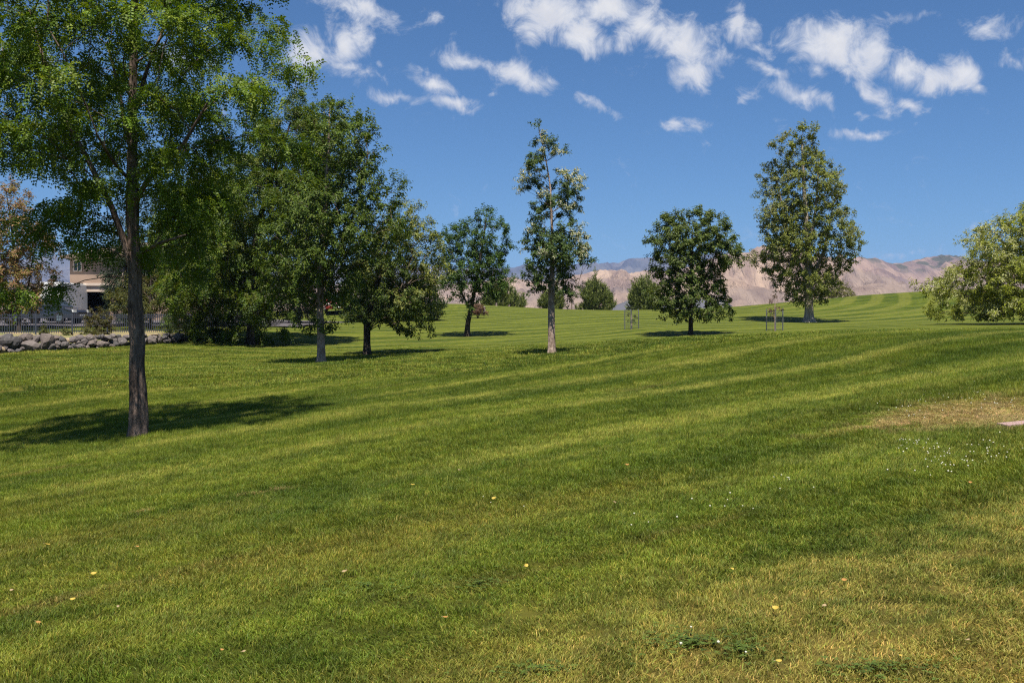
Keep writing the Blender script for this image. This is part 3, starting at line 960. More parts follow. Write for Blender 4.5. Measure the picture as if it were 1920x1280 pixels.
# foreground honey locust
make_tree('honey_locust_tree', 'tall foreground tree with dark rough trunk and feathery leaves at left', 257, 16.0,
          [(-190, 130, 400), (-90, 20, 480), (0, -60, 525), (70, -110, 545), (150, -120, 545), (230, -110, 535), (300, -80, 480, .8), (335, -30, 420, .4), (400, 230, 400, .18), (440, 240, 370, .08)],
          [[(257, 826, 0, 34), (259, 760, 0, 29), (256, 700, .02, 27), (258, 640, .05, 24), (254, 580, .05, 25), (255, 520, .05, 23), (250, 440, 0, 21), (248, 360, 0, 21), (247, 290, .05, 18), (250, 200, 0, 15), (250, 110, -.05, 13), (253, 20, 0, 10), (255, -80, 0, 6), (262, -150, 0, 3)],
           [(250, 520, 0, 20), (232, 450, -.1, 15), (208, 385, -.2, 14), (180, 330, -.3, 13), (160, 290, -.35, 12), (122, 220, -.4, 11), (95, 150, -.4, 9), (75, 90, -.4, 7), (55, 20, -.4, 5)],
           [(252, 385, 0, 13), (275, 340, -.3, 12), (300, 308, -.6, 11), (335, 285, -.9, 9), (365, 235, -1.1, 7), (390, 190, -1.2, 4)],
           [(250, 300, 0, 11), (232, 225, .5, 10), (222, 160, .8, 8), (200, 80, 1.2, 5)],
           [(250, 230, 0, 10), (275, 130, .5, 9), (305, 60, .7, 8), (320, 0, .8, 7), (340, -80, 1.0, 4)],
           [(254, 480, 0, 9), (300, 455, -.7, 7), (350, 440, -1.2, 4)],
           [(252, 450, 0, 9), (200, 430, .6, 7), (150, 440, 1.0, 4)],
           [(249, 330, 0, 10), (290, 300, 1.2, 8), (360, 290, 2.0, 5)],
           [(249, 345, 0, 9), (210, 300, -1.2, 8), (180, 250, -2.0, 4)]],
          265, 17500, G_LOC, leaf=(.22, 6, .019, .055), clump_r=.54, flat=.2, wind=.14, nst=(1.0, 4.6),
          extra=[(105, 400, 0), (130, 385, .3), (160, 395, -.3), (185, 415, .4), (120, 430, -.4), (150, 445, .2), (185, 455, -.2), (205, 470, .5), (72, 545, -.4), (108, 538, .3), (290, 345, .2), (322, 372, -.3), (352, 350, .4), (308, 398, .5), (345, 402, -.5), (378, 372, 0), (300, 470, -.4), (325, 500, .3), (352, 455, 0), (290, 430, .3), (330, 420, -.3)], bark=BARK_LOCUST, seed=24, depth=1.0, kind='frond', tip_r=.0055, gap=.56, rise=.25, droop=.2, dmin=1.15,
          trunk_n=26, flare=.16, rough=.27, twigs=7, base=hit(257, 822), min_z=1.6)

# big locust behind it
make_tree('honey_locust_tree', 'broad dark-cored leafy tree whose branches sweep to the ground left of centre', 470, 43.0,
          [(172, 535, 595, 2.4), (215, 485, 630, 2.2), (270, 455, 640, 1.9), (330, 390, 630, 1.5), (390, 330, 600), (450, 285, 590), (520, 285, 560), (570, 310, 545), (612, 350, 530, .8), (624, 380, 480, .5)],
          [[(470, 625, 0, 16), (470, 560, 0, 14), (475, 480, 0, 12), (490, 400, 0, 10), (515, 320, 0, 7), (545, 230, 0, 3)],
           [(470, 560, 0, 9), (430, 500, .5, 7), (390, 440, 1, 5)], [(472, 520, 0, 9), (520, 440, -.8, 7), (560, 350, -1, 4)]],
          500, 20000, G_LOC2, leaf=(.32, 5, .034, .095), clump_r=0.56, flat=.6, wind=.1, bark=BARK_DARK, seed=12, depth=.8, kind='frond', tip_r=.008, gap=.3, rise=.2, droop=.6, min_z=.25)

make_tree('elm_tree', 'dark green tree filling the shade behind the foreground trunk', 395, 54.0,
          [(255, 360, 425), (290, 320, 455), (340, 285, 480), (400, 262, 490), (460, 256, 490), (520, 262, 490), (570, 285, 480), (600, 330, 460, .6)],
          [[(395, 612, 0, 12), (395, 560, 0, 10), (394, 450, 0, 7), (394, 275, 0, 2)]],
          380, 23000, [(.035, .062, .012), (.05, .08, .014), (.026, .046, .01)], leaf=(.17, .08), clump_r=0.47, bark=BARK_DARK, seed=21, gap=.3, rise=.5, min_z=.4)

# ash pair
make_tree('ash_tree', 'tall dark green tree on a slim pale trunk, left of the fork-trunked tree', 603, 33.0,
          [(188, 605, 630), (205, 588, 650), (225, 565, 700), (260, 545, 735), (320, 520, 752), (380, 505, 752), (440, 490, 748), (500, 480, 715), (550, 495, 690), (590, 530, 660, .8), (610, 545, 645, .6)],
          [[(603, 684, 0, 16), (602, 640, 0, 14), (600, 590, 0, 13), (601, 520, 0, 12), (606, 440, 0, 10), (612, 350, 0, 7), (616, 270, 0, 5), (618, 200, 0, 2)],
           [(602, 540, 0, 8), (640, 460, -.3, 7), (672, 380, -.5, 5), (690, 290, -.5, 3)], [(602, 520, 0, 8), (570, 430, .4, 6), (555, 340, .5, 3)], [(604, 480, 0, 7), (630, 400, .8, 6), (650, 300, 1.0, 3)]],
          430, 44000, G_ASH, leaf=(.115, .05), clump_r=0.35, bark=BARK_PALE, seed=13, gap=.42, rise=.7, base=hit(603, 681), min_z=.9)
make_tree('ash_tree', 'spreading tree with forked dark trunk and pale yellow-green seed clusters', 688, 38.0,
          [(388, 735, 775), (405, 700, 800), (440, 672, 818), (480, 650, 826), (530, 635, 830), (570, 640, 828), (595, 660, 825, .7), (625, 755, 812, .6)],
          [[(688, 667, 0, 15), (688, 640, 0, 13), (688, 610, 0, 13), (690, 595, 0, 11), (697, 565, 0, 9), (715, 510, .2, 7), (735, 450, .2, 4), (750, 405, .2, 2)],
           [(687, 612, 0, 10), (674, 585, -.2, 8), (660, 560, -.3, 7), (655, 515, -.3, 4)], [(692, 590, 0, 8), (725, 560, -.8, 7), (770, 530, -1.2, 4)]],
          330, 33000, G_ASH2, leaf=(.115, .05), clump_r=0.33, bark=BARK_DARK, seed=14, gap=.38, rise=.45, pale=(.27, .28, .08), pale_frac=.4, base=hit(688, 665), min_z=.7)
make_tree('ash_tree', 'dark green tree on a leaning dark trunk in the mown hollow, two-lobed crown', 875, 47.0,
          [(390, 905, 928), (410, 888, 945), (428, 836, 952), (450, 828, 955), (480, 832, 955), (510, 830, 962), (540, 832, 958), (565, 845, 925, .8), (580, 855, 915, .3)],
          [[(875, 632, 0, 11), (877, 605, 0, 9), (883, 580, 0, 8), (890, 545, 0, 6), (900, 490, 0, 5), (912, 410, 0, 2)], [(883, 582, 0, 6), (868, 555, -.2, 5), (856, 520, -.3, 3)]],
          230, 22000, [(.054, .10, .016), (.078, .13, .02), (.044, .08, .015)], leaf=(.12, .055), clump_r=0.35, bark=BARK_DARK, seed=15, gap=.42, rise=.6, base=hit(875, 630), min_z=.9)
make_tree('ash_tree', 'slender tall tree on a pale trunk with creamy seed clusters at its tips', 1034, 29.0,
          [(232, 1004, 1016, 2.2), (262, 1002, 1022, 2.0), (278, 1000, 1062, 1.2), (300, 985, 1072), (335, 976, 1090), (380, 992, 1086), (420, 985, 1090), (450, 972, 1098), (490, 968, 1102), (520, 985, 1090), (545, 1000, 1086, .9), (560, 1010, 1076, .4)],
          [[(1034, 668, 0, 15), (1034, 620, 0, 13), (1034, 560, 0, 12), (1035, 500, 0, 8), (1035, 430, 0, 5), (1032, 350, 0, 3), (1022, 290, 0, 2), (1010, 240, 0, 1.2)]],
          340, 27000, [(.066, .108, .023), (.09, .138, .03), (.05, .084, .021), (.11, .148, .055)], leaf=(.078, .037), clump_r=0.22, bark=BARK_PALE, seed=16, gap=.40, rise=.55, pale=(.50, .48, .33), pale_frac=.24, base=hit(1034, 665), min_z=1.2, tip_r=.004)
make_tree('ash_tree', 'round-headed dense green tree in mid lawn between the two wire-caged saplings', 1295, 40.0,
          [(402, 1255, 1335), (415, 1240, 1360), (450, 1225, 1382), (490, 1228, 1384), (520, 1222, 1358), (550, 1215, 1365), (575, 1222, 1372), (590, 1232, 1372, .6), (602, 1245, 1365, .25)],
          [[(1295, 631, 0, 9), (1295, 600, 0, 8), (1295, 560, 0, 7), (1297, 500, 0, 5), (1298, 430, 0, 2)], [(1295, 570, 0, 5), (1270, 530, .2, 4), (1255, 470, .3, 2)], [(1296, 560, 0, 5), (1330, 510, -.3, 4), (1350, 450, -.3, 2)]],
          290, 36000, [(.078, .112, .023), (.10, .138, .028), (.058, .088, .019), (.14, .165, .042)], leaf=(.115, .055), clump_r=0.32, bark=BARK_DARK, seed=17, gap=.42, rise=.4, base=hit(1295, 628), min_z=.75)
# cottonwood
make_tree('cottonwood_tree', 'tall pointed olive-green tree with thick pale trunk on the right skyline', 1517, 60.0,
          [(234, 1492, 1516), (258, 1462, 1544), (286, 1444, 1568), (330, 1432, 1578), (380, 1428, 1588), (420, 1422, 1598), (455, 1416, 1609), (490, 1425, 1603), (530, 1445, 1592), (555, 1465, 1560, .8), (570, 1490, 1540, .5)],
          [[(1517, 608, 0, 25), (1517, 590, 0, 17), (1517, 560, 0, 15), (1516, 500, 0, 13), (1512, 420, 0, 9), (1506, 330, 0, 6), (1503, 255, 0, 2)],
           [(1516, 540, 0, 8), (1545, 470, -.3, 7), (1560, 400, -.4, 3)], [(1515, 530, 0, 8), (1480, 460, .3, 6), (1462, 360, .3, 3)], [(1514, 480, 0, 7), (1530, 390, .5, 6), (1535, 310, .5, 3)]],
          520, 62000, G_COT, leaf=(.125, .085), clump_r=0.43, bark=BARK_GREY, seed=18, gap=.46, rise=1.1, base=hit(1517, 604), min_z=1.0, flare=.2, pale=(.22, .22, .10), pale_frac=.12)
# right edge tree
make_tree('russian_olive_tree', 'low spreading silvery olive tree cut off by the right edge', 1965, 46.0,
          [(378, 1915, 2000), (400, 1885, 2040), (430, 1840, 2080), (465, 1800, 2110), (505, 1770, 2140), (540, 1748, 2160), (565, 1748, 2160), (590, 1768, 2150, .8), (600, 1800, 2130, .3)],
          [[(1965, 625, 0, 16), (1965, 590, 0, 13), (1962, 540, 0, 10), (1958, 470, 0, 6), (1955, 400, 0, 3)], [(1965, 590, 0, 9), (1900, 540, -.4, 7), (1840, 520, -.6, 4)], [(1963, 560, 0, 8), (1900, 480, .4, 6), (1870, 440, .4, 3)], [(1965, 575, 0, 9), (2030, 520, -.4, 6), (2090, 480, -.6, 3)]],
          760, 76000, G_OLIVE, leaf=(.16, .052), clump_r=0.38, bark=BARK_DARK, seed=19, gap=.24, dmin=.95, rise=.25, droop=.15, min_z=.35, wind=.12, pale=(.40, .40, .19), pale_frac=.35)  # cream highlights put in as pale leaf colour


# conifers
def conifer(name, label, px, d, rows, seed, pal=G_PINE, n_leaf=9000, clump_r=.36, n_clump=120, leaf=(.34, .06), droop=-1.3, gap=.40, group=None, min_z=.1, stem_w=8):
    top = min(q[0] for q in rows)
    b = base_at(px, d)
    pyb = HZ - (b.z - EYE) / d * FP
    return make_tree(name, label, px, d, rows, [[(px, pyb + 1, 0, stem_w), (px, (pyb + top) / 2, 0, stem_w * .6), (px, top + 2, 0, 1.2)]], n_clump, n_leaf, pal, leaf=leaf, clump_r=clump_r,
                     bark=BARK_DARK, seed=seed, kind='needle', rise=-.05, droop=droop, gap=gap, group=group, mat=NEEDLE, shell=.38, dmin=.75, min_z=min_z, base=b, twigs=3)


PG = 'pines behind the crest of the lawn'
conifer('pine_tree', 'wide bushy pine on the skyline right of the leaning-trunk tree', 945, 96, [(538, 928, 950), (550, 912, 968), (565, 905, 980), (580, 902, 984), (596, 905, 984)], 31, group=PG)
conifer('pine_tree', 'small pine on the skyline directly behind the slender pale-trunked tree', 1036, 94, [(546, 1030, 1042), (560, 1020, 1052), (575, 1012, 1060), (594, 1010, 1064)], 32, group=PG, n_leaf=6000, n_clump=110)
conifer('pine_tree', 'full conical pine standing clear on the skyline left of a grey roof', 1117, 95, [(523, 1110, 1122), (538, 1102, 1132), (555, 1092, 1142), (570, 1086, 1149), (596, 1084, 1152)], 33, group=PG, n_leaf=10000, n_clump=220)
conifer('pine_tree', 'pine on the skyline half hidden by the round-headed tree', 1207, 95, [(526, 1200, 1214), (542, 1188, 1228), (560, 1178, 1240), (580, 1174, 1244), (596, 1174, 1246)], 34, group=PG, n_leaf=10000, n_clump=200)
conifer('spruce_tree', 'blue-green spruce in front of the tan house', 236, 54, [(388, 232, 242), (430, 216, 262), (480, 206, 276), (530, 202, 290), (575, 205, 300), (596, 212, 296)], 35, pal=[(.035, .05, .028), (.05, .066, .036), (.026, .04, .022)], n_leaf=12000, n_clump=320, clump_r=.5, droop=.35, leaf=(.26, .04))
conifer('juniper_tree', 'dark rounded juniper behind the seed-clustered forked tree', 796, 64, [(528, 785, 805), (545, 766, 820), (570, 757, 832), (590, 762, 830), (603, 770, 824)], 36, pal=[(.03, .05, .012), (.042, .066, .015), (.022, .038, .01)], n_leaf=9000, n_clump=220, droop=-.1, leaf=(.2, .05))
conifer('juniper_tree', 'dark evergreen in deep shade behind the forked trunk', 735, 67, [(500, 720, 745), (530, 695, 770), (560, 680, 785), (605, 680, 782)], 37, pal=G_DARK, n_leaf=10000, n_clump=240, droop=0, leaf=(.22, .06), clump_r=.55)
conifer('juniper_tree', 'dark evergreen beside the parked red car', 668, 71, [(495, 655, 680), (530, 640, 700), (570, 634, 706), (606, 648, 702)], 38, pal=G_DARK, n_leaf=9000, n_clump=220, droop=0, leaf=(.22, .06), clump_r=.55)
conifer('juniper_tree', 'dark evergreen behind the sweeping branches left of centre', 560, 60, [(440, 548, 575), (490, 530, 600), (550, 515, 610), (606, 530, 600)], 39, pal=G_DARK, n_leaf=10000, n_clump=260, droop=0, leaf=(.22, .06), clump_r=.6)

# trees and shrubs by the house
make_tree('tamarisk_tree', 'reddish-brown feathery tree at the left edge above the fence', 35, 50.0,
          [(342, -10, 30), (375, -40, 66), (420, -60, 84), (470, -70, 94), (520, -70, 95), (560, -60, 86, .8), (590, -40, 70, .5)],
          [[(35, 622, 0, 9), (34, 570, 0, 7), (30, 500, 0, 5), (22, 430, 0, 3), (12, 360, 0, 1.5)], [(35, 590, 0, 5), (55, 530, -.2, 4), (66, 450, -.2, 2)], [(34, 580, 0, 5), (0, 520, .3, 3), (-20, 440, .3, 2)]],
          300, 26000, [(.27, .155, .075), (.20, .16, .05), (.33, .20, .11), (.16, .16, .035)], leaf=(.17, .055), clump_r=.55, bark=BARK_DARK, seed=41, gap=.30, rise=.8, tip_r=.009, min_z=.5)
make_tree('crabapple_tree', 'small olive-yellow tree behind the fence beside the dark trunk', 282, 51.0,
          [(495, 268, 300), (520, 240, 330), (550, 215, 340), (580, 205, 340), (595, 225, 330, .5)], [[(282, 615, 0, 6), (282, 580, 0, 5), (283, 510, 0, 2)]],
          160, 11000, [(.11, .105, .022), (.085, .09, .02), (.055, .065, .017)], leaf=(.11, .055), clump_r=.42, bark=BARK_DARK, seed=42, gap=.28, rise=.5, min_z=.4)


def bush(name, label, px, py, d, rows, pal, seed, n_clump=70, n_leaf=3500, leaf=(.07, .035), clump_r=.2, group=None):
    b = base_at(px, d)
    pyb = HZ - (b.z - EYE) / d * FP
    top = min(q[0] for q in rows)
    make_tree(name, label, px, d, rows, [[(px, pyb, 0, 2), (px, (pyb + top) / 2, 0, 1.2)], [(px, pyb, 0, 1.6), (px + 6, (pyb + top) / 2, 0, 1)], [(px, pyb, 0, 1.6), (px - 6, (pyb + top) / 2, 0, 1)]],
              n_clump, n_leaf, pal, leaf=leaf, clump_r=clump_r, bark=BARK_DARK, seed=seed, kind='bush', gap=.22, rise=.2, cat='shrub', group=group, flare=0, base=b, tip_r=.003, min_z=.03)


bush('shrub', 'round olive-brown shrub in front of the fence and garage', 186, 603, 42.5, [(581, 178, 194), (590, 166, 206), (605, 160, 212), (620, 162, 210), (628, 168, 205)], [(.085, .082, .02), (.06, .066, .018), (.10, .075, .03)], 51, 90, 5200)
bush('shrub', 'dark green leafy shrub behind the end of the boulder wall', 336, 606, 46.5, [(588, 322, 346), (598, 308, 360), (612, 304, 366), (624, 308, 364)], [(.055, .085, .022), (.075, .105, .03), (.04, .06, .018)], 52, 80, 4500)
bush('shrub', 'low dark green shrub where the boulder wall ends', 405, 615, 45.5, [(585, 390, 420), (600, 372, 440), (615, 366, 450), (630, 372, 446), (636, 380, 440)], [(.045, .085, .013), (.065, .11, .016), (.03, .058, .011)], 53, 110, 6500)
bush('shrub', 'small yellow-green plant growing above the boulders near the left fence post', 83, 621, 40, [(612, 78, 90), (622, 72, 96), (630, 74, 94)], [(.10, .105, .025), (.07, .08, .02)], 54, 24, 900, clump_r=.13)
bush('shrub', 'small spiky light green plant above the boulders left of the round shrub', 124, 622, 40, [(615, 120, 128), (624, 114, 134), (631, 116, 132)], [(.13, .14, .05), (.09, .1, .03)], 55, 20, 700, clump_r=.12)
bush('shrub', 'low sprawling plant at the foot of the round shrub', 165, 626, 41, [(618, 155, 175), (627, 148, 184), (632, 150, 182)], [(.11, .115, .03), (.08, .085, .025)], 56, 26, 900, clump_r=.13)
bush('shrub', 'yellow-green willow bush behind the thick-trunked tree', 1562, 545, 99, [(528, 1550, 1580), (540, 1530, 1596), (552, 1524, 1598), (566, 1524, 1598)], [(.15, .15, .035), (.11, .115, .025)], 57, 110, 6500, (.2, .06), .45)
bush('shrub', 'low russet-brown mound shrub on the mown slope beside a white marker', 896, 580, 66, [(573, 884, 906), (578, 880, 911), (587, 879, 912)], [(.16, .085, .06), (.12, .065, .045), (.20, .12, .085)], 58, 70, 4200, (.09, .03), .16)


# saplings in wire guards
def sapling(px, py, label, seed, top, leafy, pal):
    b = hit(px, py)
    d = b.y
    make_tree('sapling_tree', label, px, d, [(top, px - 4, px + 4), (top + 14, px - 12, px + 12), (top + 30, px - 14, px + 14), (py - 18, px - 8, px + 8, .4)],
              [[(px, py + 1, 0, 3.4), (px, (py + top) / 2, 0, 2.4), (px, top, 0, 1.0)]], 34, leafy, pal, leaf=(.08, .04), clump_r=.2, bark=BARK_PALE, seed=seed, gap=.1, rise=.6,
              base=b, tip_r=.004, min_z=.3, flare=.1)
    return b


STEEL = simple('galvanised_steel', (.22, .22, .22), .5, .4, .6)
WHITE = simple('white_paint', (.78, .77, .74), .55, .3)


def tree_guard(b, wdt, hgt, label, n_post=3):
    root = thing('tree_guard', label, 'tree guard', b, 'wire guards around the saplings')
    for k in range(n_post):
        a = 2 * math.pi * k / n_post + .35
        x, y = math.cos(a) * wdt, math.sin(a) * wdt
        dz = gz(b.x + x, b.y + y) - b.z
        link('post', MB().cyl((x, y, dz - .05), (x, y, dz + hgt), .020, n=6).mesh('post'), STEEL, root)
    m = MB()
    for z in np.arange(.08, hgt - .05, .12):
        for k in range(16):
            a0, a1 = 2 * math.pi * k / 16, 2 * math.pi * (k + 1) / 16
            m.cyl((math.cos(a0) * wdt * .96, math.sin(a0) * wdt * .96, z), (math.cos(a1) * wdt * .96, math.sin(a1) * wdt * .96, z), .0022, n=3)
    for k in range(20):
        a = 2 * math.pi * k / 20
        m.cyl((math.cos(a) * wdt * .96, math.sin(a) * wdt * .96, .02), (math.cos(a) * wdt * .96, math.sin(a) * wdt * .96, hgt - .06), .0022, n=3)
    link('wire_mesh', m.mesh('wire_mesh'), STEEL, root)


b = sapling(1184, 617, 'thin leafy sapling inside the left wire guard', 61, 580, 260, [(.06, .08, .03), (.09, .10, .05)])
tree_guard(b, .36, .9, 'wire tree guard left of the round-headed tree')
b = sapling(1453, 620, 'thin sapling with sparse reddish leaves inside the right wire guard', 62, 556, 330, [(.12, .06, .05), (.10, .08, .05), (.16, .09, .07)])
tree_guard(b, .38, .92, 'wire tree guard in front of the thick-trunked tree')

# white marker beside the russet mound, thin post on the skyline
b = hit(908, 585)
m = MB().cyl((0, 0, -.03), (0, 0, .34), .09, .08, 10).cyl((0, 0, .34), (0, 0, .42), .10, .05, 10)
tag(link('marker_post', m.mesh('marker_post'), WHITE, loc=b), 'small white marker post beside the russet mound shrub', 'post')
WOOD = simple('weathered_wood', (.16, .12, .09), .85)
b = base_at(1072, 84)
m = MB().cyl((0, 0, -.1), (0, 0, .85), .05, .045, 8).cyl((0, 0, .85), (0, 0, .92), .055, .02, 8)
tag(link('wooden_post', m.mesh('wooden_post'), WOOD, loc=b), 'thin wooden post on the skyline left of the conical pine', 'post')


# ------------------------------------------------------------------ boulder wall
def boulder_mesh(seed, sx, sy, sz):
    r = np.random.default_rng(seed)
    me = bpy.data.meshes.new('boulder')
    import bmesh
    bm = bmesh.new()
    bmesh.ops.create_icosphere(bm, subdivisions=2, radius=1.0)
    V = np.array([v.co[:] for v in bm.verts])
    for k in range(14):                       # broken flat faces
        nrm = unit(r.normal(size=(1, 3)))[0]
        lim = .55 + .28 * r.random()
        q = V @ nrm
        V = V - np.where(q > lim, (q - lim) * .92, 0)[:, None] * nrm
    V *= (1 + .13 * (fbm(V[:, 0] * 2.6 + seed, V[:, 1] * 2.6, V[:, 2] * 2.6, seed, 3) - .5))[:, None]
    V *= np.array([sx, sy, sz]) * 1.15
    for v, c in zip(bm.verts, V):
        v.co = c
    for f in bm.faces:
        f.smooth = False
    bm.to_mesh(me)
    bm.free()
    return me


rock_mats = []
for i, c in enumerate([(.098, .088, .084), (.13, .112, .102), (.07, .066, .065), (.12, .10, .088), (.11, .096, .092), (.27, .21, .135)]):
    m, t = new_mat('boulder_basalt')
    pos = t.n('ShaderNodeTexCoord').outputs['Object']
    n1 = t.noise(pos, 4.0, 6.0, .65)
    n2 = t.noise(pos, 19.0, 3.0)
    cc_ = t.mul((*c, 1), t.mix(n1, (.55, .55, .58, 1), (1.45, 1.38, 1.32, 1)))
    cc_ = t.mix(t.m('MULTIPLY', t.ss(n2, .6, .72), .5), cc_, (.34, .32, .27, 1))
    bm_ = t.n('ShaderNodeBump', {'Height': t.m('ADD', n1, t.m('MULTIPLY', n2, .3)), 'Strength': .8, 'Distance': .06})
    finish(t, t.n('ShaderNodeBsdfPrincipled', {'Base Color': cc_, 'Roughness': .92, 'Specular IOR Level': .15, 'Normal': bm_.outputs[0]}).outputs[0])
    rock_mats.append(m)

wall = thing('boulder_wall', 'low retaining wall of grey-brown basalt boulders along the lawn edge at left', 'stone wall', base_at(150, 38))
wl = Vector(wall.location)
# photo column, row of centre, width px, height px
BOULD = [(-30, 640, 36, 28), (14, 638, 30, 26), (3, 634, 18, 14), (27, 643, 26, 22), (12, 650, 16, 12), (4, 657, 16, 14), (20, 657, 14, 11), (58, 648, 34, 22), (48, 634, 28, 16), (70, 635, 18, 15),
         (88, 640, 26, 32), (94, 651, 20, 16), (106, 634, 14, 12), (108, 646, 12, 14), (117, 637, 12, 16), (122, 648, 17, 14), (128, 637, 13, 9), (137, 637, 17, 13), (138, 650, 13, 12), (150, 634, 18, 12),
         (152, 650, 15, 12), (157, 640, 14, 13), (163, 651, 14, 10), (172, 644, 18, 16), (172, 634, 18, 10), (189, 645, 24, 16), (200, 633, 26, 11), (208, 648, 14, 10), (212, 640, 16, 10), (216, 646, 16, 14),
         (228, 640, 22, 16), (222, 632, 15, 9), (240, 633, 18, 9), (34, 657, 18, 9), (-8, 652, 26, 20), (252, 640, 20, 15), (268, 638, 16, 12), (282, 638, 22, 13), (298, 637, 15, 14), (313, 637, 17, 12),
         (330, 635, 18, 12), (348, 634, 20, 10), (362, 631, 16, 11), (290, 629, 16, 8), (312, 628, 14, 8), (336, 627, 14, 8), (265, 630, 18, 8), (372, 627, 12, 10), (-50, 652, 30, 22), (44, 655, 14, 9),
         (76, 654, 12, 9), (182, 653, 12, 7), (146, 643, 10, 9), (100, 655, 12, 8)]
FCOL = [-80, 0, 100, 240, 300, 370, 400]


def foot_row(c):
    return np.interp(c, FCOL, [667, 662, 658, 650, 645, 638, 636])


_fc = np.linspace(-80, 400, 25)
_fd = np.array([hit(c, foot_row(c), 60).y for c in _fc])


def foot_d(c):
    return float(np.interp(c, _fc, _fd))


def fence_d(c):
    return float(np.interp(c, [-80, 440], [42.4, 50.0]))


_r = np.random.default_rng(77)
for c in range(-70, 375, 8):                  # smaller stones wedged between
    fr_, tp_ = float(foot_row(c)), float(np.interp(c, [0, 370], [630, 624]))
    for _ in range(2):
        BOULD.append((c + _r.uniform(-4, 4), _r.uniform(tp_ + 3, fr_ - 3), _r.uniform(9, 15), _r.uniform(7, 11)))
for i, (cx, cy, wd, hg_) in enumerate(BOULD):
    d = foot_d(cx) + .15 + max(0, foot_row(cx) - (cy + hg_ / 2)) / FP * 38 * .55
    c = P(cx, cy, d)
    sx, sz = wd / FP * d * .5, hg_ / FP * d * .5
    o = link('boulder', boulder_mesh(300 + i, sx * 1.08, (sx + sz) * .55, sz * 1.08), rock_mats[(i * 7 + i // 3) % 5 if i not in (5, 16, 43) else 5], wall, Vector(c) - wl)
    o.rotation_euler = (random.uniform(-.15, .15), random.uniform(-.25, .25), random.uniform(-.5, .5))
# earth bank held by the wall
Vb = []
for c in np.linspace(-80, 425, 90):
    D0 = foot_d(min(c, 395)); fade = float(np.clip((425 - c) / 60, 0, 1))
    Df = max(fence_d(c), D0 + 1.6)
    col_ = []
    for (dd, rw) in ((D0 + .3, foot_row(c) - 4), (D0 + .62, np.interp(c, [0, 370], [642, 634])), (D0 + .9, np.interp(c, [0, 240, 370], [631, 632, 628])), ((D0 + Df) / 2, np.interp(c, [0, 370], [629.5, 626])),
                     (Df, np.interp(c, [0, 370], [628.5, 623])), (Df + 2.5, np.interp(c, [0, 370], [624, 620])), (Df + 5, 0)):
        q = P(c, rw, dd)
        g0 = gz(q[0], q[1])
        zz = g0 - .1 if rw == 0 else g0 - .05 + fade * max(q[2] - g0 + .05, 0)
        col_.append((q[0], q[1], zz + .05 * float(vnoise(q[0] * 2, q[1] * 2, 0, 6))))
    Vb.append(col_)
Vb = np.array(Vb)
ii = np.arange(Vb.shape[0] * Vb.shape[1]).reshape(Vb.shape[:2])
Fb_ = np.stack([ii[:-1, :-1], ii[1:, :-1], ii[1:, 1:], ii[:-1, 1:]], -1).reshape(-1, 4)
m, t = new_mat('planting_soil')
pos = t.n('ShaderNodeNewGeometry').outputs['Position']
finish(t, t.n('ShaderNodeBsdfPrincipled', {'Base Color': t.mix(t.ss(t.noise(pos, 1.2, 5.0), .35, .65), (.26, .18, .09, 1), (.12, .13, .035, 1)), 'Roughness': .95}).outputs[0])
tag(link('planting_bed_ground', fast_mesh('planting_bed_ground', Vb.reshape(-1, 3), Fb_, smooth=True), m), kind='structure')

# ------------------------------------------------------------------ metal fence
FENCE = simple('fence_paint', (.045, .052, .075), .45, .4)
FA, FB = P(-80, 632, 42.4), P(440, 620, 50.0)
fence = thing('metal_fence', 'dark blue-grey metal picket fence above the boulder wall', 'fence', Vector((FA[0], FA[1], 0)))


def fence_pt(s):
    q = FA + (FB - FA) * s
    return q[0] - FA[0], q[1] - FA[1]


LEN = float(np.linalg.norm((FB - FA)[:2]))
ang = math.atan2(FB[1] - FA[1], FB[0] - FA[0])


def fence_z(s):
    c = -80 + 520 * s
    return float(P(c, np.interp(c, [0, 370], [628.5, 623]), fence_d(c))[2])


FZ = np.poly1d(np.polyfit(np.linspace(0, 1, 12), [fence_z(s) for s in np.linspace(0, 1, 12)], 2))
post_me = MB().box(-.035, .035, -.035, .035, -.3, .98).box(-.045, .045, -.045, .045, .98, 1.01).mesh('post')
pick_me = MB().box(-.011, .011, -.011, .011, .06, .90).add([(-.011, -.011, .90), (.011, -.011, .90), (.011, .011, .90), (-.011, .011, .90), (0, 0, .95)], [(0, 1, 4), (1, 2, 4), (2, 3, 4), (3, 0, 4)]).mesh('picket')
nb = 8
for k in range(nb + 1):
    x, y = fence_pt(k / nb)
    o = link('post', post_me, FENCE, fence, (x, y, FZ(k / nb)))
    o.rotation_euler.z = ang
for k in range(nb):
    x0, y0 = fence_pt(k / nb); x1, y1 = fence_pt((k + 1) / nb)
    z0, z1 = FZ(k / nb), FZ((k + 1) / nb)
    ux, uy = -math.sin(ang) * .016, math.cos(ang) * .016
    for h in (.14, .76, .86):
        vs = []
        for (x, y, z) in ((x0, y0, z0), (x1, y1, z1)):
            vs += [(x - ux, y - uy, z + h - .02), (x + ux, y + uy, z + h - .02), (x + ux, y + uy, z + h + .02), (x - ux, y - uy, z + h + .02)]
        link('rail', MB().add(vs, [(0, 1, 2, 3), (7, 6, 5, 4), (0, 4, 5, 1), (1, 5, 6, 2), (2, 6, 7, 3), (3, 7, 4, 0)]).mesh('rail'), FENCE, fence)
    npk = 15
    for j in range(1, npk + 1):
        s = (k + j / (npk + 1)) / nb
        x, y = fence_pt(s)
        o = link('picket', pick_me, FENCE, fence, (x, y, FZ(s)))
        o.rotation_euler.z = ang

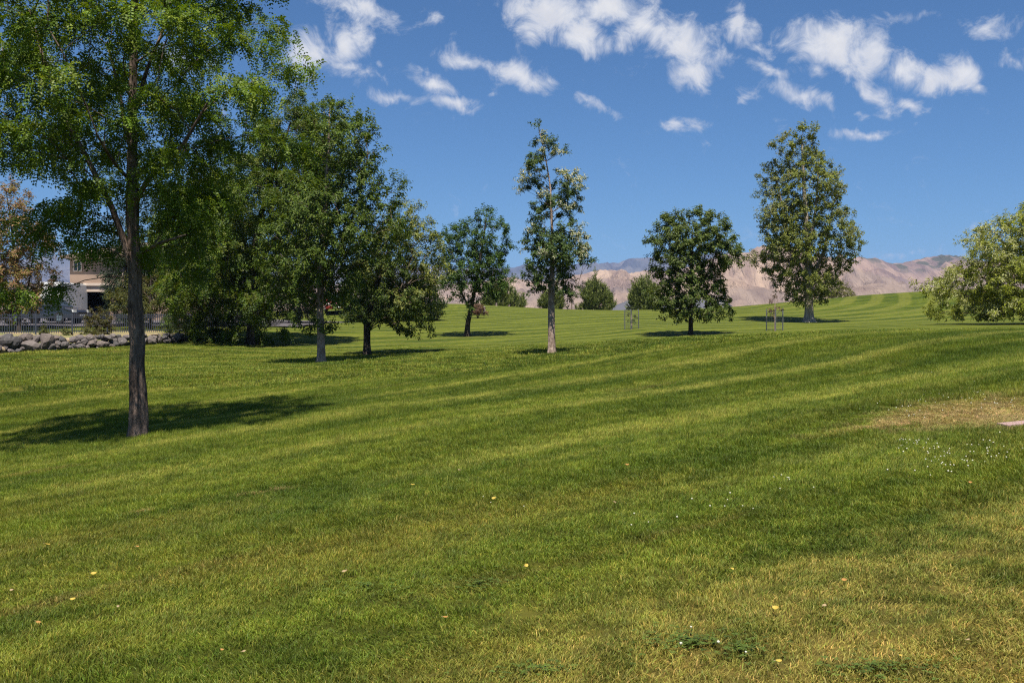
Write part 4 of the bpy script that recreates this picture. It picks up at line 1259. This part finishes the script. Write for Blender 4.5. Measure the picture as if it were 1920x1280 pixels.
# driveway and street behind the fence
def strip(name, x0, x1, y0, y1, mat, lift, n=40):
    xx = np.linspace(x0, x1, n); yy = np.linspace(y0, y1, 12)
    Xs, Ys = np.meshgrid(xx, yy)
    ii = np.arange(Xs.size).reshape(Xs.shape)
    Fq = np.stack([ii[:-1, :-1], ii[:-1, 1:], ii[1:, 1:], ii[1:, :-1]], -1).reshape(-1, 4)
    return tag(link(name, fast_mesh(name, np.stack([Xs, Ys, ground_z(Xs, Ys) + lift], -1).reshape(-1, 3), Fq, smooth=True), mat), kind='structure')


ASPH = simple('asphalt', (.085, .075, .078), .9, .2, var=.25, scale=1.5)
strip('driveway', -52, -11.5, 53.0, 72.0, ASPH, .06)

# ------------------------------------------------------------------ house at left
STUCCO = simple('tan_stucco', (.28, .20, .15), .9, .1, var=.1, scale=2.0, bump=.2)
STONE = simple('grey_brown_siding', (.095, .08, .068), .85, .1, var=.2, scale=6.0)
ROOFM = simple('brown_shingles', (.15, .115, .09), .9, .1, var=.3, scale=8.0, bump=.4)
DARKM = simple('dark_interior', (.03, .028, .027), .9, .1)
TRIM = simple('pale_trim', (.50, .40, .32), .7)
m, t = new_mat('window_glass')
finish(t, t.n('ShaderNodeBsdfPrincipled', {'Base Color': (.03, .035, .04, 1), 'Roughness': .08, 'Specular IOR Level': .6}).outputs[0])
GLASS = m

hd = 63.0
hb = base_at(215, hd)
house = thing('tan_house', 'two-storey tan stucco house with dark open garage behind the trees at left', 'house', hb)


def hx(px):
    return (px - 960) / FP * hd - hb.x


def hz(py):
    return EYE + (HZ - py) / FP * hd - hb.z


x0, x1, xg0, xg1 = hx(131), hx(430), hx(158), hx(206)
ze, zg = hz(480), hz(547)
mw = MB()
mw.box(xg1, x1, 0, .25, -.3, ze)                  # front wall right of the garage
mw.box(x0, xg1, 0, .25, zg + .55, ze)             # wall over the garage
mw.box(x0, x0 + .25, .25, 9, -.3, ze)
mw.box(x1 - .25, x1, .25, 9, -.3, ze)
mw.box(x0 + .25, x1 - .25, 8.75, 9, -.3, ze)
link('wall', mw.mesh('wall'), STUCCO, house)
link('garage_pier', MB().box(x0 - .02, xg0, -.35, .3, -.3, hz(532)).mesh('garage_pier'), STONE, house)
link('garage_header', MB().box(xg0, xg1 + .02, -.06, .24, zg, zg + .55).box(xg0 - .0, xg1 + .1, -.16, -.06, zg + .38, zg + .55).mesh('garage_header'), TRIM, house)
link('garage_interior', MB().box(xg0 - .6, xg0 - .5, .3, 6.5, -.1, zg).box(xg1 + .5, xg1 + .6, .3, 6.5, -.1, zg).box(xg0 - .6, xg1 + .6, 6.5, 6.6, -.1, zg).box(xg0 - .6, xg1 + .6, .3, 6.6, zg + .02, zg + .1).mesh('garage_interior'), DARKM, house)
link('trim_band', MB().box(xg0 + .02, x1, -.05, -.002, hz(538), hz(534)).mesh('trim_band'), TRIM, house)
# hip roof
zr = hz(444)
e = .45
rf = MB().add([(x0 - e, -e, ze), (x1 + e, -e, ze), (x1 + e, 9 + e, ze), (x0 - e, 9 + e, ze), (hx(208), 4.5, zr), (hx(352), 4.5, zr),
               (x0 - e, -e, ze - .16), (x1 + e, -e, ze - .16), (x1 + e, 9 + e, ze - .16), (x0 - e, 9 + e, ze - .16)],
              [(0, 1, 5, 4), (1, 2, 5), (2, 3, 4, 5), (3, 0, 4), (6, 7, 1, 0), (7, 8, 2, 1), (8, 9, 3, 2), (9, 6, 0, 3), (9, 8, 7, 6)])
link('roof', rf.mesh('roof'), ROOFM, house)
for (wx0, wx1, wy0, wy1) in ((140, 152, 490, 507), (232, 252, 492, 516), (300, 322, 492, 516), (248, 276, 556, 588), (320, 350, 556, 588)):
    a0, a1, b0, b1 = hx(wx0), hx(wx1), hz(wy1), hz(wy0)
    wnd = link('window', MB().box(a0, a1, -.03, -.002, b0, b1).mesh('window'), GLASS, house)
    fr = MB().box(a0 - .08, a0, -.07, -.001, b0 - .08, b1 + .08).box(a1, a1 + .08, -.07, -.001, b0 - .08, b1 + .08).box(a0, a1, -.07, -.001, b0 - .08, b0).box(a0, a1, -.07, -.001, b1, b1 + .08)
    fr.box((a0 + a1) / 2 - .025, (a0 + a1) / 2 + .025, -.06, -.031, b0, b1)
    link('frame', fr.mesh('frame'), TRIM, wnd)

# white enclosed trailer beside the house
tb = base_at(112, 60.5)
trl = thing('cargo_trailer', 'white box trailer parked beside the tan house', 'trailer', tb)
q = 60.5 / FP


def tz(py):
    return EYE + (HZ - py) / FP * 60.5 - tb.z


tw0, tw1 = (88 - 112) * q, (130.5 - 112) * q
import bmesh


def bevel_box(name, x0, x1, y0, y1, z0, z1, w_=.05):
    bm = bmesh.new()
    bmesh.ops.create_cube(bm, size=1)
    for v in bm.verts:
        v.co = ((x0 + x1) / 2 + v.co.x * (x1 - x0), (y0 + y1) / 2 + v.co.y * (y1 - y0), (z0 + z1) / 2 + v.co.z * (z1 - z0))
    bmesh.ops.bevel(bm, geom=bm.edges[:], offset=w_, segments=2, affect='EDGES')
    me = bpy.data.meshes.new(name)
    bm.to_mesh(me); bm.free()
    return me


TYRE = simple('tyre_rubber', (.02, .02, .02), .85)
link('body', bevel_box('body', tw0, tw1, -1.2, 2.6, .35, tz(530), .06), WHITE, trl)
link('corner_trim', MB().box(tw1 - .03, tw1 + .012, -1.215, -1.15, .35, tz(532)).box(tw0 - .012, tw0 + .03, -1.215, -1.15, .35, tz(532)).mesh('corner_trim'), STEEL, trl)
for (wx, wy) in ((tw0 + .06, .5), (tw1 - .06, .5), (tw0 + .06, 1.3), (tw1 - .06, 1.3)):
    whl = link('wheel', MB().cyl((wx - .1, wy, .33), (wx + .1, wy, .33), .33, n=16).mesh('wheel'), TYRE, trl)
    link('rim', MB().cyl((wx - .105, wy, .33), (wx + .105, wy, .33), .19, n=12).mesh('rim'), STEEL, whl)


# ------------------------------------------------------------------ cars
def paint(name, col):
    m, t = new_mat(name)
    finish(t, t.n('ShaderNodeBsdfPrincipled', {'Base Color': (*col, 1), 'Roughness': .3, 'Specular IOR Level': .5, 'Coat Weight': .6, 'Coat Roughness': .08}).outputs[0])
    return m


LAMP = simple('lamp_lens', (.75, .75, .72), .15, .6)
CHROME = simple('chrome_trim', (.5, .5, .5), .25, .5, .9)


def car(label, loc, rz, mat):
    """a hatchback, nose towards local -Y"""
    root = thing('parked_car', label, 'car', loc, 'parked cars', rz)
    prof = [(-2.15, .32), (-2.2, .55), (-2.1, .74), (-1.15, .92), (-.45, 1.36), (.2, 1.46), (1.0, 1.42), (1.75, 1.1), (2.05, .92), (2.1, .5), (2.0, .3)]
    bm = bmesh.new()
    rings = []
    for xf, inset in ((-.86, .0), (-.80, .02), (.80, .02), (.86, .0)):
        ring = []
        for (yy, zz) in prof:
            k = np.clip((zz - .85) / .6, 0, 1)
            ring.append(bm.verts.new((xf * (1 - .2 * k), yy * (1 - (.012 if abs(xf) > .83 else 0)), zz - (.03 if abs(xf) > .83 else 0))))
        rings.append(ring)
    for a, b in zip(rings, rings[1:]):
        for i in range(len(prof)):
            j = (i + 1) % len(prof)
            bm.faces.new((a[i], a[j], b[j], b[i]))
    bm.faces.new(rings[0]); bm.faces.new(rings[-1][::-1])
    bmesh.ops.recalc_face_normals(bm, faces=bm.faces[:])
    me = bpy.data.meshes.new('body'); bm.to_mesh(me); bm.free()
    link('body', me, mat, root)
    link('windscreen', MB().add([(-.70, -1.08, .985), (.70, -1.08, .985), (.62, -.50, 1.35), (-.62, -.50, 1.35), (-.70, -1.12, .96), (.70, -1.12, .96), (.62, -.53, 1.375), (-.62, -.53, 1.375)],
                               [(4, 5, 6, 7), (0, 3, 2, 1), (0, 1, 5, 4), (1, 2, 6, 5), (2, 3, 7, 6), (3, 0, 4, 7)]).mesh('windscreen'), GLASS, root)
    for s in (-1, 1):
        link('side_window', MB().add([(s * .86, -.85, .95), (s * .86, 1.35, .98), (s * .735, .95, 1.34), (s * .73, -.38, 1.34), (s * .80, -.85, .95), (s * .80, 1.35, .98), (s * .68, .95, 1.34), (s * .68, -.38, 1.34)],
                                    [(0, 1, 2, 3), (7, 6, 5, 4), (0, 4, 5, 1), (1, 5, 6, 2), (2, 6, 7, 3), (3, 7, 4, 0)]).mesh('side_window'), GLASS, root)
        link('headlight', MB().box(s * .68 - .15, s * .68 + .15, -2.19, -2.08, .60, .74).mesh('headlight'), LAMP, root)
        for yy in (-1.35, 1.3):
            wh = link('wheel', MB().cyl((s * .68, yy, .31), (s * .88, yy, .31), .31, n=18).mesh('wheel'), TYRE, root)
            link('rim', MB().cyl((s * .80, yy, .31), (s * .885, yy, .31), .19, n=12).mesh('rim'), CHROME, wh)
    link('grille', MB().box(-.4, .4, -2.215, -2.15, .5, .62).mesh('grille'), TYRE, root)
    link('number_plate', MB().box(-.25, .25, -2.23, -2.16, .40, .49).mesh('number_plate'), WHITE, root)
    return root


b = base_at(630, 79); car('red car parked in shade behind the slim pale trunk', b, R(12), paint('car_paint_red', (.26, .02, .025)))
b = base_at(184, 65.0); car('bright blue car inside the dark garage opening', (b.x + .1, 67.2, b.z), R(0), paint('car_paint_blue', (.01, .12, .42)))
b = base_at(88, 56); car('dark car behind the fence in front of the white trailer', (b.x, b.y, b.z + .06), R(80), paint('car_paint_black', (.02, .022, .03)))

# ------------------------------------------------------------------ house beyond the crest (only its roof shows)
SLATE = simple('slate_roof', (.085, .085, .10), .8, .2, var=.15, scale=3.0)
PALE = simple('pale_siding', (.42, .40, .39), .85, .1, var=.08)
fd = 118.0
fb = base_at(1265, fd)
h2 = thing('grey_roofed_house', 'low house with slate-grey roof just showing behind the lawn crest', 'house', fb)


def fx(px):
    return (px - 960) / FP * fd - fb.x


def fz(py):
    return EYE + (HZ - py) / FP * fd - fb.z


w0, w1 = fx(1160), fx(1376)
link('wall', MB().box(w0, w1, 0, 9, -.4, fz(583)).mesh('wall'), PALE, h2)
ez, rz_ = fz(581.5), fz(560)
link('roof', MB().add([(fx(1142), -.6, ez), (fx(1392), -.6, ez), (fx(1392), 9.6, ez), (fx(1142), 9.6, ez), (fx(1190), 4.5, rz_), (fx(1334), 4.5, rz_), (fx(1142), -.6, ez - .2), (fx(1392), -.6, ez - .2), (fx(1392), 9.6, ez - .2), (fx(1142), 9.6, ez - .2)],
                      [(0, 1, 5, 4), (1, 2, 5), (2, 3, 4, 5), (3, 0, 4), (6, 7, 1, 0), (7, 8, 2, 1), (8, 9, 3, 2), (9, 6, 0, 3), (9, 8, 7, 6)]).mesh('roof'), SLATE, h2)
gbl = link('gable', MB().add([(fx(1338), -1.6, ez - .15), (fx(1366), -1.6, ez - .15), (fx(1352), -1.6, fz(566.5)), (fx(1338), 3, ez - .15), (fx(1366), 3, ez - .15), (fx(1352), 3, fz(566.5))],
                      [(0, 1, 2), (5, 4, 3), (0, 2, 5, 3), (1, 4, 5, 2), (0, 3, 4, 1)]).mesh('gable'), PALE, h2)
link('gable_roof', MB().add([(fx(1352), -1.9, fz(565)), (fx(1374), -1.9, ez - .2), (fx(1374), 3, ez - .2), (fx(1352), 3, fz(565)), (fx(1352), -1.9, fz(563)), (fx(1376), -1.9, ez), (fx(1376), 3, ez), (fx(1352), 3, fz(563))],
                      [(0, 1, 2, 3), (7, 6, 5, 4), (0, 4, 5, 1), (1, 5, 6, 2), (2, 6, 7, 3), (3, 7, 4, 0)]).mesh('gable_roof'), SLATE, gbl)

# ------------------------------------------------------------------ slab, clover, fallen leaves
sl = hit(1876, 803)
SLAB = simple('pink_concrete', (.31, .205, .19), .85, .2, var=.15, scale=9.0, bump=.3)
sm = bevel_box('concrete_slab', 0, 1.3, -.11, .11, -.06, .024, .006)
so = link('concrete_slab', sm, SLAB)
so.rotation_euler = (0, -math.atan(.09), R(2))
so.location = (sl.x + .04, sl.y + .05, sl.z + .012)
tag(so, 'pinkish concrete slab lying in the dry grass at the right edge', 'slab')


def clover_flowers(name, regions, label, seed):
    r = np.random.default_rng(seed)
    import itertools
    bm = bmesh.new()
    bmesh.ops.create_icosphere(bm, subdivisions=1, radius=1)
    U = np.array([v.co[:] for v in bm.verts]); UF = np.array([[v.index for v in f.verts] for f in bm.faces])
    bm.free()
    Vs, Fs, o = [], [], 0
    for (px, py, sx, sy, n) in regions:
        for _ in range(n):
            u, v = r.normal(size=2) * .55
            h = hit(px + u * sx, py + v * sy, 40)
            s = .005 + .0035 * r.random()
            hh = .030 + .02 * r.random()
            Vs.append(U * np.array([s, s, s * .85]) + np.array([h.x, h.y, h.z + hh])); Fs.append(UF + o); o += len(U)
    ob = link(name, fast_mesh(name, np.concatenate(Vs), np.concatenate(Fs)), CLOV)
    return tag(ob, label, 'flowers', kind='stuff')


CLOV = simple('clover_blossom', (.50, .48, .37), .8, .1)
clover_flowers('clover_flowers', [(1720, 842, 50, 16, 26), (1780, 868, 70, 22, 34), (1860, 850, 50, 22, 22), (1790, 752, 110, 26, 40), (1690, 770, 70, 24, 22), (1830, 730, 80, 20, 14)],
               'scattered white clover blossoms in the grass near the pink slab', 5)
clover_flowers('clover_flowers', [(1360, 945, 90, 18, 7), (1150, 990, 200, 40, 4), (930, 940, 120, 30, 3), (1370, 1215, 90, 30, 4), (1560, 900, 160, 30, 8), (1500, 700, 260, 40, 14)],
               'sparse white clover blossoms across the middle lawn', 6)


def clover_leaves(regions, label, seed):
    r = np.random.default_rng(seed)
    Vs, Fs, o = [], [], 0
    for (px, py, sx, sy, n) in regions:
        c0 = hit(px, py); ex = hit(px + sx, py); ey = hit(px, py - sy)
        for _ in range(n):
            rad = abs(r.normal()) * .6; th = r.random() * 6.283
            wob = .75 + .5 * float(vnoise(math.cos(th) * 2 + 5, math.sin(th) * 2, 0, seed))
            u, v = rad * math.cos(th) * wob, rad * math.sin(th) * wob
            x = c0.x + (ex.x - c0.x) * u + (ey.x - c0.x) * v; y = c0.y + (ex.y - c0.y) * u + (ey.y - c0.y) * v
            z = c0.z + .09 * (x - c0.x) + .02 * (y - c0.y) + .018 + .022 * r.random()
            s = .009 + .006 * r.random()
            a0 = r.random() * 6.28
            for k in range(3):
                a = a0 + k * 2.094
                ca, sa = math.cos(a), math.sin(a)
                q = np.array([[0, 0, 0], [ca * .7 - sa * .55, sa * .7 + ca * .55, .15], [ca * 1.35, sa * 1.35, .05 + .3 * (r.random() - .5)], [ca * .7 + sa * .55, sa * .7 - ca * .55, .15]]) * s
                Vs.append(q + np.array([x, y, z])); Fs.append(np.array([[0, 1, 2, 3]]) + o); o += 4
    V = np.concatenate(Vs)
    ti = np.repeat(np.array([.085, .125, .022]) * (.65 + .8 * r.random((len(V) // 12, 1, 1))) * np.ones((1, 12, 3)), 1, 0).reshape(-1, 3)
    return tag(link('clover_patch', fast_mesh('clover_patch', V, np.concatenate(Fs), ti), LEAF), label, 'clover', kind='stuff')


clover_leaves([(1300, 1212, 140, 28, 190), (1390, 1225, 50, 16, 50)], 'patch of dark round clover leaves near the bottom right', 8)
clover_leaves([(1640, 1262, 160, 24, 100), (1010, 1262, 120, 16, 60), (900, 1100, 120, 22, 60), (690, 1105, 120, 24, 60), (620, 950, 80, 18, 40)], 'loose clover leaves scattered in the foreground turf', 9)

YEL = simple('dry_leaf_yellow', (.40, .28, .05), .6, .2, var=.3, scale=40.0)
TANL = simple('dry_leaf_tan', (.28, .20, .11), .7, .2, var=.3, scale=40.0)
ORA = simple('dry_leaf_orange', (.32, .16, .045), .7, .2, var=.3, scale=40.0)
FALL = [(88, 1027, 13, 'Y', 'yellow fallen leaf near the left edge, farther than the other yellow one there'), (257, 1032, 9, 'O', 'small orange fallen leaf upper left of the foreground'),
        (176, 1083, 13, 'Y', 'upright yellow fallen leaf left of the foreground centre'), (22, 1115, 11, 'T', 'pale tan fallen leaf closest to the left edge'),
        (137, 1132, 13, 'Y', 'golden curled fallen leaf in the lower left lawn'), (222, 1147, 8, 'T', 'small pale fallen leaf right of the golden curled one'),
        (72, 1178, 12, 'O', 'flat orange-brown fallen leaf in the lower left lawn'), (647, 1081, 14, 'T', 'pale cream fallen leaf left of the lawn centre'),
        (774, 914, 9, 'Y', 'small yellow fallen leaf just above the lawn centre'), (862, 886, 9, 'T', 'small pale fallen leaf beyond the lawn centre'),
        (927, 941, 13, 'Y', 'thin yellow fallen leaf lying in the centre of the lawn'), (986, 1070, 13, 'Y', 'yellow fallen leaf right of the cream one at the lawn centre'),
        (1152, 949, 10, 'T', 'pale fallen leaf right of the lawn centre'), (1176, 877, 9, 'O', 'orange fallen leaf beyond the pale one right of centre'),
        (1372, 1078, 12, 'Y', 'yellow fallen leaf with dark side right of centre'), (1455, 1155, 18, 'Y', 'flat bright yellow fallen leaf in the lower right lawn'),
        (1583, 1100, 12, 'O', 'orange fallen leaf in the dry turf at right'), (1460, 1257, 15, 'Y', 'bright yellow fallen leaf at the bottom edge right of centre'),
        (1688, 1245, 9, 'Y', 'small yellow fallen leaf near the bottom right'), (1815, 1214, 9, 'T', 'pale fallen leaf closest to the bottom right corner'),
        (835, 1170, 12, 'O', 'orange-brown fallen leaf low in the centre foreground'), (417, 1233, 10, 'O', 'small orange fallen leaf by the bottom edge at left'),
        (457, 1236, 9, 'T', 'small pale fallen leaf by the bottom edge at left'), (1820, 913, 9, 'O', 'tiny orange fallen leaf below the clover blossoms'),
        (1545, 1150, 14, 'T', 'long tan fallen leaf in the dry turf at lower right')]
for i, (px, py, sz, k, lab) in enumerate(FALL):
    h = hit(px, py + 3)
    s = sz / FP * h.y * .43
    r = np.random.default_rng(900 + i)
    n = 9
    u = np.linspace(-1, 1, n)
    rowsl = []
    for v in (-1, -.4, .4, 1):
        wv = np.sqrt(np.clip(1 - u ** 2, 0, 1)) * (.55 + .1 * r.random())
        rowsl.append(np.c_[u, v * wv, .35 * u * u + .5 * (v * wv) ** 2 + .05 * r.random(n)])
    V = np.stack(rowsl, 0)
    ii = np.arange(4 * n).reshape(4, n)
    Fq = np.stack([ii[:-1, :-1], ii[:-1, 1:], ii[1:, 1:], ii[1:, :-1]], -1).reshape(-1, 4)
    lo = thing('fallen_leaf', lab, 'leaf', (h.x, h.y, h.z + .042), 'fallen leaves on the lawn')
    bl = link('blade', fast_mesh('blade', V.reshape(-1, 3) * s, Fq, smooth=True), {'Y': YEL, 'T': TANL, 'O': ORA}[k], lo)
    link('stalk', MB().cyl((-s, 0, .35 * s), (-s * 1.5, s * .15, .2 * s), .0015, n=5).mesh('stalk'), TANL, lo)
    lo.rotation_euler = (r.uniform(.1, .7), r.uniform(-.3, .3), r.uniform(-1.2, 1.2))

# ------------------------------------------------------------------ haze over the valley
m = bpy.data.materials.new('valley_air')
m.use_nodes = True
t = NT(m.node_tree)
vol = t.n('ShaderNodeVolumePrincipled', {'Color': (.40, .57, 1.0, 1), 'Density': 7.5e-5, 'Anisotropy': 0.0})
t.t.links.new(vol.outputs[0], t.n('ShaderNodeOutputMaterial').inputs['Volume'])
hz_ob = link('haze', MB().box(-9300, 9300, -500, 9300, FARZ - 4, 460).mesh('haze'), m)
tag(hz_ob, 'thin blue air veiling the far mountains', 'haze', kind='stuff')
